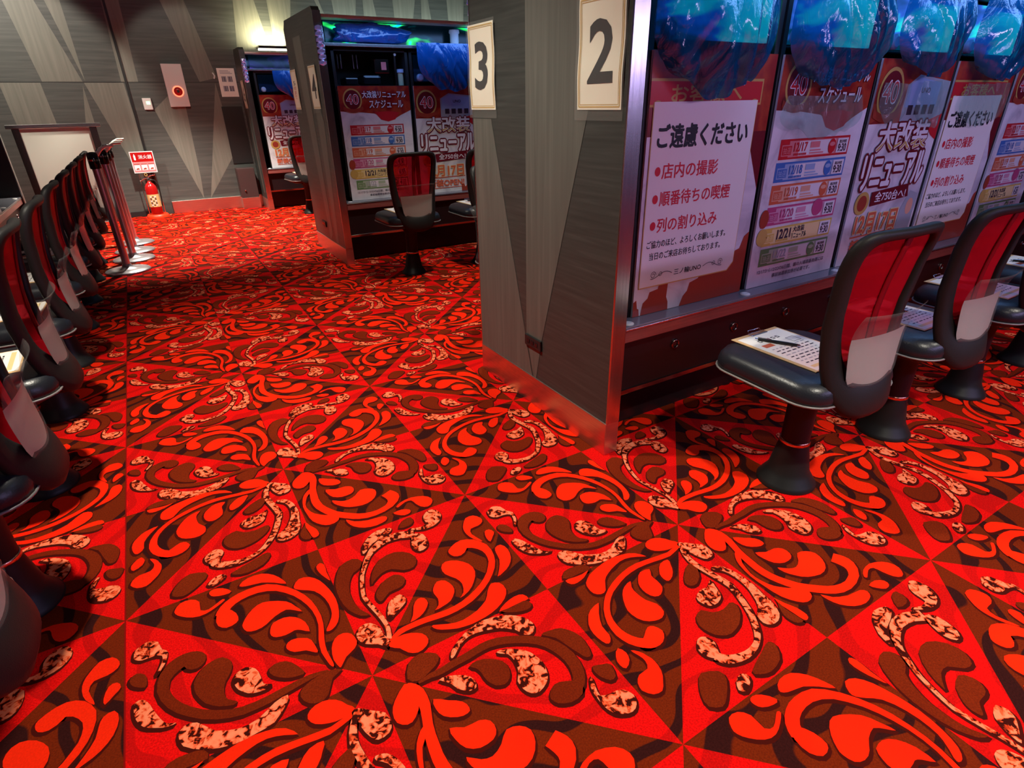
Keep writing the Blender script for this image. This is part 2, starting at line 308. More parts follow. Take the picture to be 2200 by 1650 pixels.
# ------------------------------------------------------------------ room shell
CARPET=[('o',[-70,73,-69,77,-69,85,-71,105,-73,127,-72,145,-69,165,-64,187,-59,213,-57,243,-60,275,-66,307,-77,338,-93,368,-113,396,-135,419,-159,436,-186,443,-211,444,-233,442,-252,436,-268,428,-281,417,-291,403,-296,391,-270,361,-268,373,-264,387,-257,398,-245,407,-229,413,-209,416,-186,415,-163,408,-141,395,-122,375,-104,351,-90,324,-80,298,-73,271,-70,243,-71,217,-76,194,-82,171,-85,149,-86,127,-82,103,-78,83,-75,76,-73,73]),
('o',[-295,384,-288,398,-277,405,-266,400,-256,388,-248,372,-245,356,-246,344,-252,337,-263,333,-276,333,-286,340,-294,351,-297,367]),
('o',[-237,327,-231,338,-222,350,-209,362,-195,370,-181,372,-165,367,-145,356,-126,342,-115,327,-108,311,-100,295,-97,284,-103,288,-113,298,-122,306,-132,312,-146,310,-161,305,-173,298,-185,290,-198,285,-212,284,-224,287,-233,293,-238,303,-240,313,-240,320]),
('o',[-181,265,-177,276,-170,285,-157,288,-143,288,-129,283,-116,273,-106,260,-98,244,-94,222,-95,207,-103,213,-114,224,-121,229,-128,231,-138,229,-150,228,-161,230,-172,234,-178,239,-182,246,-183,255]),
('o',[-155,196,-150,202,-141,205,-128,203,-115,196,-105,189,-98,178,-94,157,-92,138,-94,133,-98,135,-106,143,-117,154,-130,159,-142,164,-151,173,-156,182,-157,189]),
('o',[-59,62,-63,74,-66,90,-65,108,-61,126,-55,140,-47,150,-36,156,-24,156,-14,151,-6,142,-2,128,-1,114,-5,104,-12,96,-25,89,-37,83,-46,73,-53,65,-57,61]),
('o',[-96,386,-89,398,-78,407,-64,406,-50,399,-38,386,-28,369,-20,346,-14,323,-10,301,-8,279,-9,254,-13,231,-18,213,-25,198,-34,188,-44,182,-51,181,-57,183,-58,186,-56,192,-46,205,-36,221,-31,234,-29,250,-29,271,-33,295,-40,317,-51,337,-64,349,-77,358,-87,366,-94,373,-97,379]),
('o',[-225,474,-216,483,-201,489,-183,490,-164,486,-149,476,-136,463,-125,446,-117,429,-112,415,-112,408,-124,416,-140,430,-155,440,-170,449,-186,453,-200,456,-212,459,-221,463,-226,468]),
('o',[-387,470,-382,480,-373,489,-361,491,-347,488,-336,480,-328,467,-328,449,-328,433,-319,426,-309,425,-299,429,-290,434,-280,440,-273,443,-268,441,-268,436,-278,429,-291,422,-304,416,-318,412,-333,412,-348,417,-362,426,-374,437,-382,446,-387,455,-389,463]),
('o',[-301,490,-296,494,-288,495,-279,493,-268,487,-255,474,-248,461,-254,456,-266,457,-279,460,-292,466,-298,472,-301,479,-302,485]),
('o',[-23,429,-17,436,-10,438,-5,434,-1,425,-1,409,-3,391,-2,368,-2,353,-6,358,-12,373,-18,388,-22,403,-24,417]),
('b',[-85,71,-101,76,-124,81,-149,82,-174,80,-197,79,-222,77,-249,77,-276,80,-302,89,-326,102,-351,120,-373,141,-390,162,-402,182,-409,200,-413,216,-412,229,-409,242,-401,252,-391,259,-382,263,-374,265,-366,261,-359,256,-359,301,-368,303,-380,304,-393,302,-405,296,-418,286,-429,272,-436,250,-438,223,-431,193,-418,165,-401,140,-380,118,-356,96,-328,78,-302,66,-275,58,-246,56,-218,56,-194,59,-171,62,-146,65,-123,67,-101,67,-85,66]),
('b',[-386,290,-381,299,-371,302,-360,301,-348,296,-338,287,-331,275,-331,263,-335,252,-343,245,-353,242,-364,245,-374,254,-382,272]),
('b',[-360,210,-353,222,-344,233,-332,241,-320,245,-308,246,-296,243,-287,233,-280,221,-279,206,-283,192,-290,180,-298,169,-303,155,-305,141,-304,128,-300,117,-290,107,-282,100,-284,96,-292,95,-304,100,-319,108,-332,119,-345,133,-354,151,-361,170,-363,183,-363,193,-363,202]),
('b',[-206,144,-201,151,-192,155,-179,154,-166,149,-155,138,-146,123,-138,107,-134,94,-139,90,-149,92,-162,95,-176,102,-189,112,-200,124,-205,134]),
('b',[-56,54,-66,50,-82,43,-92,24,-102,6,-113,-1,-123,-2,-134,1,-144,8,-153,20,-157,34,-155,46,-147,55,-131,62,-113,66,-99,69,-85,68,-67,62]),
('b',[-490,295,-485,301,-477,303,-468,298,-460,289,-457,278,-456,267,-457,257,-461,251,-470,256,-480,264,-486,271,-490,279,-492,287]),
('c',[-483,361,-482,371,-479,380,-474,384,-467,387,-459,392,-451,393,-440,388,-430,379,-426,363,-422,348,-415,341,-410,333,-412,317,-417,299,-426,284,-434,273,-437,272,-437,278,-431,290,-425,304,-422,317,-423,327,-431,333,-443,336,-455,337,-466,338,-475,343,-481,350,-483,355]),
('c',[-282,162,-278,170,-272,178,-262,182,-252,183,-242,177,-233,167,-228,154,-226,140,-225,126,-223,114,-215,108,-207,104,-208,99,-215,96,-225,96,-237,98,-248,101,-259,108,-268,118,-276,129,-280,140,-282,149,-283,156]),
('c',[-484,196,-484,209,-482,218,-475,221,-468,220,-462,214,-457,206,-452,195,-448,182,-443,169,-438,156,-431,140,-423,127,-411,120,-404,117,-409,115,-419,116,-431,120,-443,127,-456,135,-467,145,-475,158,-480,171,-483,184]),
('c',[-181,55,-181,45,-190,32,-203,17,-220,3,-241,-1,-262,-2,-281,-3,-301,-2,-329,6,-356,18,-378,34,-395,51,-401,67,-402,80,-399,92,-391,99,-379,100,-365,93,-350,74,-334,53,-312,39,-289,30,-268,28,-248,31,-229,41,-211,51,-193,56]),
('c',[76,74,80,86,84,105,85,124,84,147,79,173,73,200,68,224,65,246,68,264,73,282,79,302,85,320,92,334,101,348,112,365,124,382,138,395,155,405,172,412,190,417,210,416,231,412,251,402,267,392,279,424,262,432,239,441,215,446,192,446,170,440,150,429,132,415,116,397,103,378,92,359,84,344,76,328,69,308,63,288,58,268,54,245,57,220,62,195,68,168,72,144,74,124,73,107,69,91,64,80]),
('c',[254,380,262,397,273,408,287,404,298,392,300,373,297,353,291,339,282,330,271,326,260,327,252,336,248,348,249,364]),
('c',[110,409,112,422,118,439,131,455,147,471,163,480,179,485,201,483,219,477,223,469,218,460,204,453,186,446,167,441,149,436,133,422,120,410,113,406]),
('c',[336,476,349,486,364,491,375,486,383,475,387,461,385,446,377,432,366,421,353,414,339,410,326,410,314,411,303,414,292,419,279,427,269,434,269,438,275,439,284,434,296,429,312,427,326,431,328,443,328,457,331,467]),
('c',[105,178,111,188,120,194,133,199,146,200,153,191,156,181,153,172,148,164,138,157,127,151,118,146,109,142,101,136,94,133,92,140,94,152,98,165]),
('c',[59,54,53,61,44,73,29,83,15,93,7,104,3,115,2,126,5,137,12,146,21,153,33,154,45,150,55,138,62,124,63,110,63,96,67,84,69,74,65,61]),
('b',[15,356,25,377,39,395,58,403,76,404,89,396,96,384,94,371,87,359,75,352,61,346,51,334,43,320,36,301,31,281,30,259,31,237,34,219,40,202,49,186,54,176,45,178,32,186,21,201,11,220,4,246,1,274,1,298,4,321,8,339]),
('b',[94,283,99,300,109,320,125,341,145,358,169,365,193,364,214,353,230,336,237,318,237,300,230,286,218,276,205,275,190,279,176,291,161,303,146,305,131,302,118,295,108,288,100,282,95,277,92,277]),
('b',[94,241,105,254,119,267,138,275,158,278,171,270,178,258,179,244,173,233,164,226,152,223,138,223,124,222,112,214,102,206,96,203,92,205,89,213,88,223,90,232]),
('b',[244,459,253,473,269,488,284,492,296,490,298,478,295,465,288,457,277,453,257,453]),
('o',[71,65,85,70,102,74,115,76,130,76,149,75,172,73,200,68,229,64,255,64,279,67,306,73,331,83,356,96,378,111,399,129,417,148,431,170,440,193,445,218,444,244,434,267,420,286,403,298,385,304,367,302,356,298,362,254,368,259,376,264,388,262,400,255,411,242,419,227,421,211,419,195,414,179,403,163,389,145,371,129,350,115,328,104,304,94,279,87,256,84,232,84,203,87,175,91,151,93,131,93,115,93,100,91,82,82,69,73]),
('o',[335,285,348,294,363,300,379,297,390,289,390,275,383,260,371,250,357,245,346,247,337,253,332,262,330,272,331,279]),
('o',[66,65,76,69,91,71,107,70,122,65,136,57,147,48,153,36,154,24,149,14,141,7,129,2,116,1,105,6,96,14,89,25,83,36,72,44,64,52,62,59]),
('o',[285,230,293,241,306,246,321,242,337,232,350,218,360,202,364,184,362,166,353,148,340,132,327,119,312,109,294,102,281,100,287,104,298,113,305,127,309,143,308,156,303,170,293,185,284,201,282,216]),
('o',[234,172,242,181,252,188,264,186,274,179,280,165,283,150,282,138,277,127,267,115,255,105,243,101,230,99,216,97,206,98,212,102,221,109,226,119,229,130,228,142,227,153,229,163]),
('o',[163,142,172,153,182,159,191,158,198,152,201,142,200,131,193,121,184,112,174,105,163,100,147,96,135,96,140,102,149,113,156,127]),
('o',[181,57,195,50,215,40,234,33,255,30,278,33,301,38,319,46,335,55,347,68,356,81,367,93,377,100,389,98,399,91,404,77,403,60,395,46,383,34,367,24,349,16,328,10,306,7,286,6,268,6,250,9,232,13,212,22,195,31,185,39,179,47,177,54]),
('o',[458,218,468,223,479,222,486,210,488,194,485,176,478,158,468,144,455,132,442,124,429,119,416,114,407,114,414,122,425,136,436,152,445,169,448,184,450,197,453,209]),
('o',[425,365,434,378,445,389,459,391,472,388,481,378,487,365,488,355,484,346,475,339,463,335,449,335,436,334,429,324,427,310,432,292,438,275,440,266,439,263,431,272,422,286,416,302,413,319,413,333,415,344,419,355]),
('o',[466,298,474,303,483,301,489,293,491,282,486,274,478,267,468,256,460,250,457,257,457,269,460,284]),
('o',[348,3,357,11,378,20,393,24,408,26,422,25,432,20,438,9,438,-1,428,-2,409,0,374,0]),
('b',[354,1,366,1,385,-2,405,0,422,0,432,-7,435,-17,432,-25,423,-30,412,-30,399,-27,384,-21,371,-14,358,-5]),
('c',[182,-47,186,-41,194,-34,209,-24,227,-14,245,-7,263,-2,282,1,302,1,325,-4,347,-11,364,-20,379,-32,392,-46,400,-61,403,-73,401,-85,394,-95,384,-101,375,-100,366,-94,361,-84,355,-71,341,-57,324,-44,302,-35,280,-28,261,-24,243,-24,228,-28,214,-35,200,-46,189,-55,183,-58,179,-58,179,-53]),
('b',[85,-79,99,-79,116,-80,130,-83,145,-84,163,-83,181,-82,198,-82,216,-82,235,-80,254,-79,274,-80,294,-85,314,-93,335,-104,357,-118,376,-134,390,-152,399,-171,405,-190,408,-208,407,-227,403,-243,398,-254,393,-259,385,-260,376,-260,380,-296,392,-292,410,-283,424,-267,433,-248,438,-226,439,-202,434,-178,425,-155,411,-134,392,-116,370,-99,346,-85,323,-73,301,-64,278,-59,256,-58,235,-60,216,-62,198,-63,181,-63,162,-65,146,-67,131,-67,116,-67,99,-70,85,-73]),
('b',[329,-260,338,-252,351,-246,364,-247,378,-253,394,-262,404,-272,402,-287,392,-299,376,-303,358,-302,343,-296,332,-289,326,-280,324,-272,325,-266]),
('b',[206,-100,215,-96,229,-96,243,-100,257,-108,270,-118,280,-129,284,-142,283,-155,279,-167,272,-177,263,-183,253,-185,244,-182,235,-177,229,-168,224,-157,222,-143,222,-130,220,-121,217,-113,210,-106]),
('c',[281,-100,289,-100,302,-103,316,-111,330,-122,342,-133,351,-146,357,-162,360,-179,359,-197,354,-213,347,-225,337,-234,324,-240,312,-243,301,-241,293,-236,287,-227,283,-216,282,-205,283,-194,291,-183,299,-171,303,-157,305,-142,304,-130,301,-120,293,-114,286,-109,281,-104]),
('c',[129,-95,137,-93,151,-96,168,-104,184,-114,194,-124,199,-135,199,-147,195,-157,187,-159,177,-157,166,-149,156,-138,152,-127,147,-115,136,-103]),
('c',[432,-274,435,-275,435,-279,432,-289,428,-300,424,-312,423,-322,428,-327,437,-330,449,-332,460,-333,470,-336,478,-341,485,-351,488,-362,485,-373,478,-383,469,-389,459,-391,449,-389,440,-385,430,-379,422,-371,416,-359,413,-345,413,-327,414,-310,417,-297,422,-287,427,-279]),
('b',[401,-116,411,-114,428,-117,442,-120,455,-126,467,-139,477,-155,482,-169,483,-185,480,-208,474,-226,467,-231,459,-229,454,-223,450,-211,444,-195,438,-176,433,-159,427,-143,412,-127]),
('b',[455,-255,465,-258,477,-263,488,-267,495,-274,492,-289,485,-304,476,-308,467,-306,460,-298,454,-288,451,-278,450,-269,451,-261]),
('b',[67,-53,73,-34,85,-15,102,-6,120,-4,139,-13,153,-25,155,-37,148,-48,136,-56,121,-62,103,-69,87,-71,74,-65]),
('o',[58,-67,59,-74,60,-84,63,-94,65,-106,65,-122,62,-142,57,-163,50,-187,45,-211,42,-234,40,-257,41,-279,45,-299,53,-320,63,-342,76,-363,94,-384,114,-402,132,-417,151,-429,175,-438,203,-441,235,-437,267,-426,292,-407,305,-388,308,-372,305,-358,298,-345,291,-335,254,-351,258,-360,262,-372,264,-383,262,-392,255,-401,246,-408,233,-412,216,-416,197,-415,177,-410,158,-401,140,-387,120,-370,101,-351,88,-330,77,-309,70,-290,67,-270,66,-250,68,-228,70,-205,74,-182,81,-159,88,-136,90,-115,89,-96,84,-83,78,-74,71,-67,64,-63]),
('o',[56,-61,68,-68,75,-82,75,-100,70,-119,60,-136,48,-149,37,-156,26,-156,16,-150,8,-140,6,-127,8,-113,13,-101,22,-89,39,-73]),
('o',[98,-131,111,-139,126,-152,140,-161,151,-171,157,-182,158,-192,156,-199,149,-202,138,-202,126,-198,112,-190,101,-180,95,-168,93,-156,93,-141]),
('o',[100,-211,112,-216,128,-226,145,-228,162,-229,175,-235,183,-243,186,-255,184,-267,178,-276,168,-282,153,-284,137,-283,123,-277,111,-267,104,-254,100,-240,97,-223]),
('o',[103,-284,113,-292,127,-304,138,-309,150,-311,164,-307,178,-299,190,-287,203,-278,218,-280,231,-286,241,-295,247,-306,246,-320,241,-333,231,-347,217,-358,201,-364,182,-365,162,-360,143,-352,129,-342,119,-330,110,-318,104,-306,101,-292]),
('o',[52,-178,57,-182,57,-192,47,-203,34,-218,26,-238,20,-258,19,-276,22,-292,27,-308,35,-323,48,-337,62,-349,78,-358,91,-365,97,-375,98,-385,95,-394,88,-401,76,-406,62,-406,50,-401,39,-391,28,-376,19,-358,14,-336,12,-313,10,-290,10,-266,14,-241,20,-219,27,-204,35,-193,44,-183]),
('o',[114,-409,122,-418,134,-432,152,-442,173,-450,197,-453,218,-456,228,-462,231,-469,228,-477,220,-484,206,-488,189,-490,170,-487,152,-480,137,-469,125,-456,118,-443,114,-430,112,-416]),
('o',[276,-434,285,-426,299,-419,317,-415,337,-414,358,-420,376,-429,388,-441,394,-455,393,-468,386,-479,377,-487,366,-490,355,-486,346,-477,341,-466,337,-453,335,-440,331,-430,322,-426,310,-427,295,-434,281,-441,276,-439]),
('o',[256,-460,269,-457,286,-458,299,-464,308,-472,309,-481,304,-488,295,-491,283,-491,273,-485,264,-476,257,-467]),
('o',[-2,-351,2,-360,7,-376,14,-390,20,-404,22,-419,22,-430,17,-438,10,-441,4,-441,0,-436,-2,-425,-3,-411,-5,-395,-7,-380,-6,-362]),
('b',[-6,-363,-6,-371,-8,-387,-7,-401,-5,-415,-3,-429,-3,-438,-11,-439,-21,-435,-27,-428,-30,-418,-31,-407,-28,-395,-17,-376]),
('c',[-60,-61,-68,-70,-78,-85,-88,-106,-94,-130,-94,-152,-91,-173,-86,-195,-81,-218,-77,-238,-75,-258,-79,-280,-87,-302,-94,-322,-103,-341,-114,-360,-126,-377,-138,-392,-151,-404,-162,-411,-174,-415,-190,-418,-206,-418,-222,-415,-237,-410,-248,-404,-255,-399,-260,-392,-263,-385,-287,-395,-285,-402,-278,-412,-268,-421,-254,-428,-235,-434,-214,-437,-192,-435,-171,-430,-153,-422,-137,-412,-122,-398,-108,-381,-95,-362,-84,-342,-76,-322,-68,-301,-60,-278,-55,-253,-58,-231,-63,-210,-69,-188,-73,-166,-76,-145,-76,-126,-70,-104,-62,-85,-57,-71,-53,-62]),
('c',[-286,-341,-278,-335,-270,-333,-262,-334,-254,-339,-249,-346,-246,-355,-248,-365,-254,-375,-262,-389,-271,-400,-281,-396,-290,-387,-296,-378,-299,-369,-299,-360,-297,-352,-292,-346]),
('c',[-55,-62,-43,-70,-29,-84,-16,-94,-6,-104,-2,-119,-2,-133,-6,-144,-14,-152,-27,-155,-39,-154,-47,-148,-52,-138,-58,-123,-62,-106,-64,-94,-64,-83,-62,-70]),
('c',[-56,-183,-47,-184,-35,-189,-25,-200,-17,-216,-12,-234,-10,-254,-8,-271,-8,-287,-11,-305,-15,-323,-16,-342,-19,-359,-26,-376,-35,-391,-46,-399,-58,-404,-71,-405,-82,-403,-91,-397,-96,-388,-95,-377,-90,-364,-78,-357,-64,-348,-52,-332,-43,-314,-35,-296,-31,-277,-29,-259,-30,-241,-33,-225,-39,-211,-48,-201,-57,-193,-59,-187]),
('c',[-177,-239,-164,-231,-149,-226,-136,-227,-123,-229,-107,-220,-95,-214,-95,-219,-99,-230,-103,-241,-107,-252,-111,-262,-118,-272,-129,-278,-142,-282,-155,-282,-167,-279,-175,-270,-180,-258,-181,-248]),
('b',[-148,-167,-132,-154,-115,-144,-100,-139,-89,-140,-86,-148,-89,-160,-99,-175,-111,-190,-125,-199,-138,-205,-150,-205,-159,-201,-163,-194,-163,-185,-157,-176]),
('b',[-226,-283,-213,-277,-199,-275,-189,-285,-179,-296,-164,-302,-147,-304,-130,-301,-116,-298,-107,-302,-105,-310,-110,-323,-121,-337,-135,-348,-151,-358,-171,-364,-191,-367,-206,-364,-218,-357,-228,-348,-235,-336,-240,-321,-240,-306,-235,-293]),
('c',[-288,-461,-277,-456,-265,-454,-256,-459,-252,-466,-256,-474,-265,-481,-277,-487,-289,-490,-298,-486,-302,-479,-297,-470]),
('b',[-341,-404,-320,-411,-302,-422,-298,-433,-303,-446,-319,-462,-338,-476,-352,-484,-364,-487,-379,-481,-390,-471,-390,-457,-383,-442,-375,-430,-365,-419,-354,-409]),
('b',[-236,-464,-206,-452,-170,-441,-148,-433,-134,-431,-127,-437,-127,-448,-137,-464,-153,-478,-175,-485,-197,-488,-214,-485,-227,-479,-237,-472]),
('o',[-69,-62,-90,-67,-117,-72,-141,-69,-168,-65,-198,-60,-228,-56,-256,-57,-284,-62,-310,-69,-335,-78,-358,-89,-380,-103,-398,-119,-414,-137,-426,-157,-435,-178,-439,-198,-440,-218,-436,-237,-430,-253,-420,-268,-408,-281,-394,-288,-383,-291,-369,-263,-378,-262,-388,-260,-398,-252,-407,-240,-413,-227,-417,-211,-417,-195,-415,-178,-409,-161,-399,-145,-386,-130,-371,-117,-353,-105,-332,-96,-309,-87,-286,-80,-261,-76,-235,-74,-206,-76,-177,-80,-150,-85,-123,-88,-93,-82,-71,-76]),
('o',[-381,-256,-368,-247,-356,-241,-347,-242,-340,-247,-334,-257,-331,-268,-335,-278,-343,-287,-354,-294,-367,-297,-381,-296,-393,-292,-404,-284,-409,-275,-397,-265]),
('o',[-147,-10,-134,-4,-118,-3,-104,-7,-91,-15,-80,-27,-72,-41,-63,-51,-60,-59,-72,-65,-90,-67,-105,-66,-119,-62,-133,-56,-145,-48,-152,-39,-156,-28,-154,-18]),
('o',[-192,-115,-182,-104,-169,-95,-152,-92,-139,-94,-139,-103,-146,-114,-153,-127,-162,-138,-175,-149,-188,-155,-196,-156,-201,-152,-203,-143,-202,-133,-199,-124]),
('o',[-265,-107,-254,-96,-241,-89,-223,-89,-210,-94,-214,-103,-223,-115,-224,-126,-223,-138,-224,-151,-227,-163,-237,-173,-249,-180,-259,-181,-269,-177,-276,-168,-280,-156,-281,-143,-279,-130,-274,-118]),
('o',[-338,-125,-327,-114,-316,-107,-300,-101,-287,-100,-291,-107,-299,-118,-302,-130,-302,-143,-301,-157,-298,-171,-290,-185,-282,-198,-281,-213,-284,-226,-292,-234,-303,-239,-314,-239,-326,-236,-339,-230,-351,-220,-359,-206,-363,-189,-363,-174,-358,-159,-349,-141]),
('o',[-396,-39,-385,-30,-371,-21,-354,-15,-335,-10,-310,-5,-285,-2,-262,-3,-240,-7,-219,-13,-202,-23,-188,-39,-182,-51,-191,-47,-207,-38,-223,-31,-241,-26,-261,-26,-280,-30,-301,-36,-320,-44,-334,-51,-346,-61,-357,-76,-367,-89,-377,-94,-387,-93,-396,-88,-402,-80,-404,-69,-403,-57,-401,-48]),
('o',[-469,-142,-459,-130,-446,-121,-425,-114,-411,-113,-419,-124,-433,-141,-444,-159,-452,-177,-453,-193,-453,-207,-458,-218,-465,-225,-471,-227,-477,-223,-481,-213,-484,-199,-485,-184,-483,-169,-478,-155]),
('o',[-440,-2,-429,-1,-414,-4,-400,-6,-386,-7,-370,-5,-361,-4,-371,-11,-388,-20,-403,-24,-416,-26,-426,-25,-434,-21,-440,-11]),
('o',[-439,-270,-432,-274,-424,-283,-418,-293,-415,-303,-411,-313,-410,-323,-411,-336,-415,-350,-422,-362,-431,-372,-440,-382,-450,-389,-461,-389,-473,-385,-482,-376,-489,-364,-488,-355,-484,-345,-477,-337,-467,-331,-452,-330,-439,-329,-432,-321,-429,-311,-429,-302,-432,-292,-437,-279]),
('o',[-481,-265,-472,-254,-461,-249,-455,-257,-452,-269,-454,-279,-459,-289,-470,-298,-481,-302,-486,-297,-488,-288,-487,-276]),
('b',[-441,9,-434,19,-420,29,-405,31,-389,29,-372,26,-358,19,-351,7,-353,-4,-369,-4,-389,-1,-405,-1,-419,-1,-433,3])]
# carpet: one mesh; tile pattern traced once and repeated, every swirl with its dark outline
def offset_poly(P, d, dx=0.0, dy=0.0):
    n = len(P); out = []
    A = sum(P[i][0]*P[(i+1) % n][1]-P[(i+1) % n][0]*P[i][1] for i in range(n)); sg = 1 if A > 0 else -1
    for i in range(n):
        x0, y0 = P[i-1]; x1, y1 = P[i]; x2, y2 = P[(i+1) % n]
        tx, ty = x2-x0, y2-y0; L = math.hypot(tx, ty) or 1
        out.append((x1+sg*ty/L*d+dx, y1-sg*tx/L*d+dy))
    return out
def carpet():
    mb = MB(); X0, X1, Y0, Y1 = -5, 7, -4, 8
    nx, ny = X1-X0, Y1-Y0
    dark, shapes = [], []
    for k, pts in CARPET:
        P = [(pts[q]/1000, pts[q+1]/1000) for q in range(0, len(pts), 2)]
        shapes.append(({'o': 'carpet_orange', 'b': 'carpet_leaf', 'c': 'carpet_cream'}[k], P))
        dark.append(offset_poly(P, 0.0042, -0.0026, -0.0052))
    H = 0.5; wedges = []
    mids = [(0, H), (H, H), (H, 0), (H, -H), (0, -H), (-H, -H), (-H, 0), (-H, H)]
    for i in range(8):
        wedges.append(('carpet_red' if i % 2 == 0 else 'carpet_brown', [(0, 0), mids[(i+1) % 8], mids[i]]))
    for ix in range(X0, X1):
        for iy in range(Y0, Y1):
            cx, cy = ix+0.5, iy+0.5
            for m, P in wedges: mb.add([(cx+a, cy+b, 0) for a, b in P], [(0, 2, 1)], m)
            if ix < -3 or ix > 4 or iy < -2: continue
            for P in dark: mb.add([(cx+a, cy+b, 0.0003) for a, b in P], [tuple(range(len(P)))], 'carpet_dark')
            for q, (m, P) in enumerate(shapes): mb.add([(cx+a, cy+b, 0.0006+(0.0002 if m == 'carpet_cream' else 0)+q*1e-6) for a, b in P], [tuple(range(len(P)))], m)
    mb.add([(-1.003, Y0, 0.0011), (-0.9995, Y0, 0.0011), (-0.9995, Y1, 0.0011), (-1.003, Y1, 0.0011)], [(0, 1, 2, 3)], 'carpet_seam')
    o = mb.build('floor'); tag(o, kind='structure')
carpet()
def shell():
    s = MB(); s.box(-5, -4, CEIL, 7, 7.45, CEIL+0.1, 'ceiling_paint'); tag(s.build('ceiling'), kind='structure')
    s = MB(); s.box(-5.1, -4, 0, -5, 7.45, CEIL, 'wall_dark'); tag(s.build('wall_left'), kind='structure')
    s = MB(); s.box(7, -4, 0, 7.1, 7.45, CEIL, 'wall_dark'); tag(s.build('wall_right'), kind='structure')
    s = MB(); s.box(-5.1, -4.1, 0, 7.1, -4, CEIL, 'wall_dark'); tag(s.build('wall_front'), kind='structure')
    Y = 7.25
    s = MB(); s.box(-5, Y, 0, 7, Y+0.15, CEIL, 'wall_dark')
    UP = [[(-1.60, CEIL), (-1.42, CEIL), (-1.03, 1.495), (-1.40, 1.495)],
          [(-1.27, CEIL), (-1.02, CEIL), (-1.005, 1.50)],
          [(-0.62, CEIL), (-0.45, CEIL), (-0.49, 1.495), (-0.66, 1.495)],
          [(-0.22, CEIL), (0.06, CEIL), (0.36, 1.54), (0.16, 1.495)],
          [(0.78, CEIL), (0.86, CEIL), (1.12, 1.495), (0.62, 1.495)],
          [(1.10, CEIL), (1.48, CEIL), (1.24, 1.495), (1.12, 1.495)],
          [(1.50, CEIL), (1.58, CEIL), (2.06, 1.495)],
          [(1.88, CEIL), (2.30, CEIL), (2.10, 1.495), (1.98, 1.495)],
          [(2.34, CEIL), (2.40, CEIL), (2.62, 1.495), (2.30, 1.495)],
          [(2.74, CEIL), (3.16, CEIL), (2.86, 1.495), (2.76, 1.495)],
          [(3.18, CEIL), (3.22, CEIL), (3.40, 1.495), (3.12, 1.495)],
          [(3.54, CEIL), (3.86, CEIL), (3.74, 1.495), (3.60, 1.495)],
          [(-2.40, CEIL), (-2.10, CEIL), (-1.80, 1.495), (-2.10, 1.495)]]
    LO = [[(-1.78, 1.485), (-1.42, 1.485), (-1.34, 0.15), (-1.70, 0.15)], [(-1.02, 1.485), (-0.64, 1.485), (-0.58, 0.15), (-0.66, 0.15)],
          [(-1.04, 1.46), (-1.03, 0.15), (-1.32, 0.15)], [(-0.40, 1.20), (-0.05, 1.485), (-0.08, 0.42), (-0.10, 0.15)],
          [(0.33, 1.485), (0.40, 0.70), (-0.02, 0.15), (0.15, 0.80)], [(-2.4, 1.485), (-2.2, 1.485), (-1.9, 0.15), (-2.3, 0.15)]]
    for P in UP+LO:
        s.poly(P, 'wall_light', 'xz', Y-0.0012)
    s.poly([(-5, 1.488), (7, 1.488), (7, 1.494), (-5, 1.494)], 'black_plastic', 'xz', Y-0.0016)
    tag(s.build('wall_back'), kind='structure')
    s = MB(); s.box(-0.625, Y-0.012, 0, -0.60, Y, CEIL, 'black_plastic'); tag(s.build('trim_1'), kind='structure')
    s = MB(); s.box(-0.48, Y-0.03, 0, 7, Y, 0.15, 'plinth_steel', 0.003)
    tag(s.build('baseboard_back'), kind='structure')
    s = MB(); s.box(-5, Y-0.02, 0, -0.62, Y, 0.06, 'black_plastic'); tag(s.build('baseboard_back_left'), kind='structure')
    # recessed service door beside the last row of machines
    s = MB(); s.box(0.34, Y-0.010, 0.55, 0.58, Y, 1.22, 'black_plastic'); tag(s.build('door_1'), kind='structure')
shell()
for i, (x, y, pw, an, tg) in enumerate(DOWN):
    t = thing('downlight', 'round recessed ceiling downlight above the %s' % ('aisle beside the camera', 'seats of the nearest row', 'aisle by the second numbered panel', 'middle aisle', 'far end of the aisle', 'seats of the far row', 'chrome posts near the back wall', 'second numbered panel on its left, added to brighten its sheets', 'aisle before the glowing red ring, added to brighten the alarm panel')[i], 'ceiling light', (x, y, CEIL))
    s = MB(); s.lathe([(0.09, 0), (0.09, -0.012), (0.075, -0.016)], 'white_plastic', n=28); s.build('trim_ring', t)
    s = MB(); s.lathe([(0.06, -0.0165), (0.06, -0.019)], 'lamp_white', n=28); s.build('lens', t)

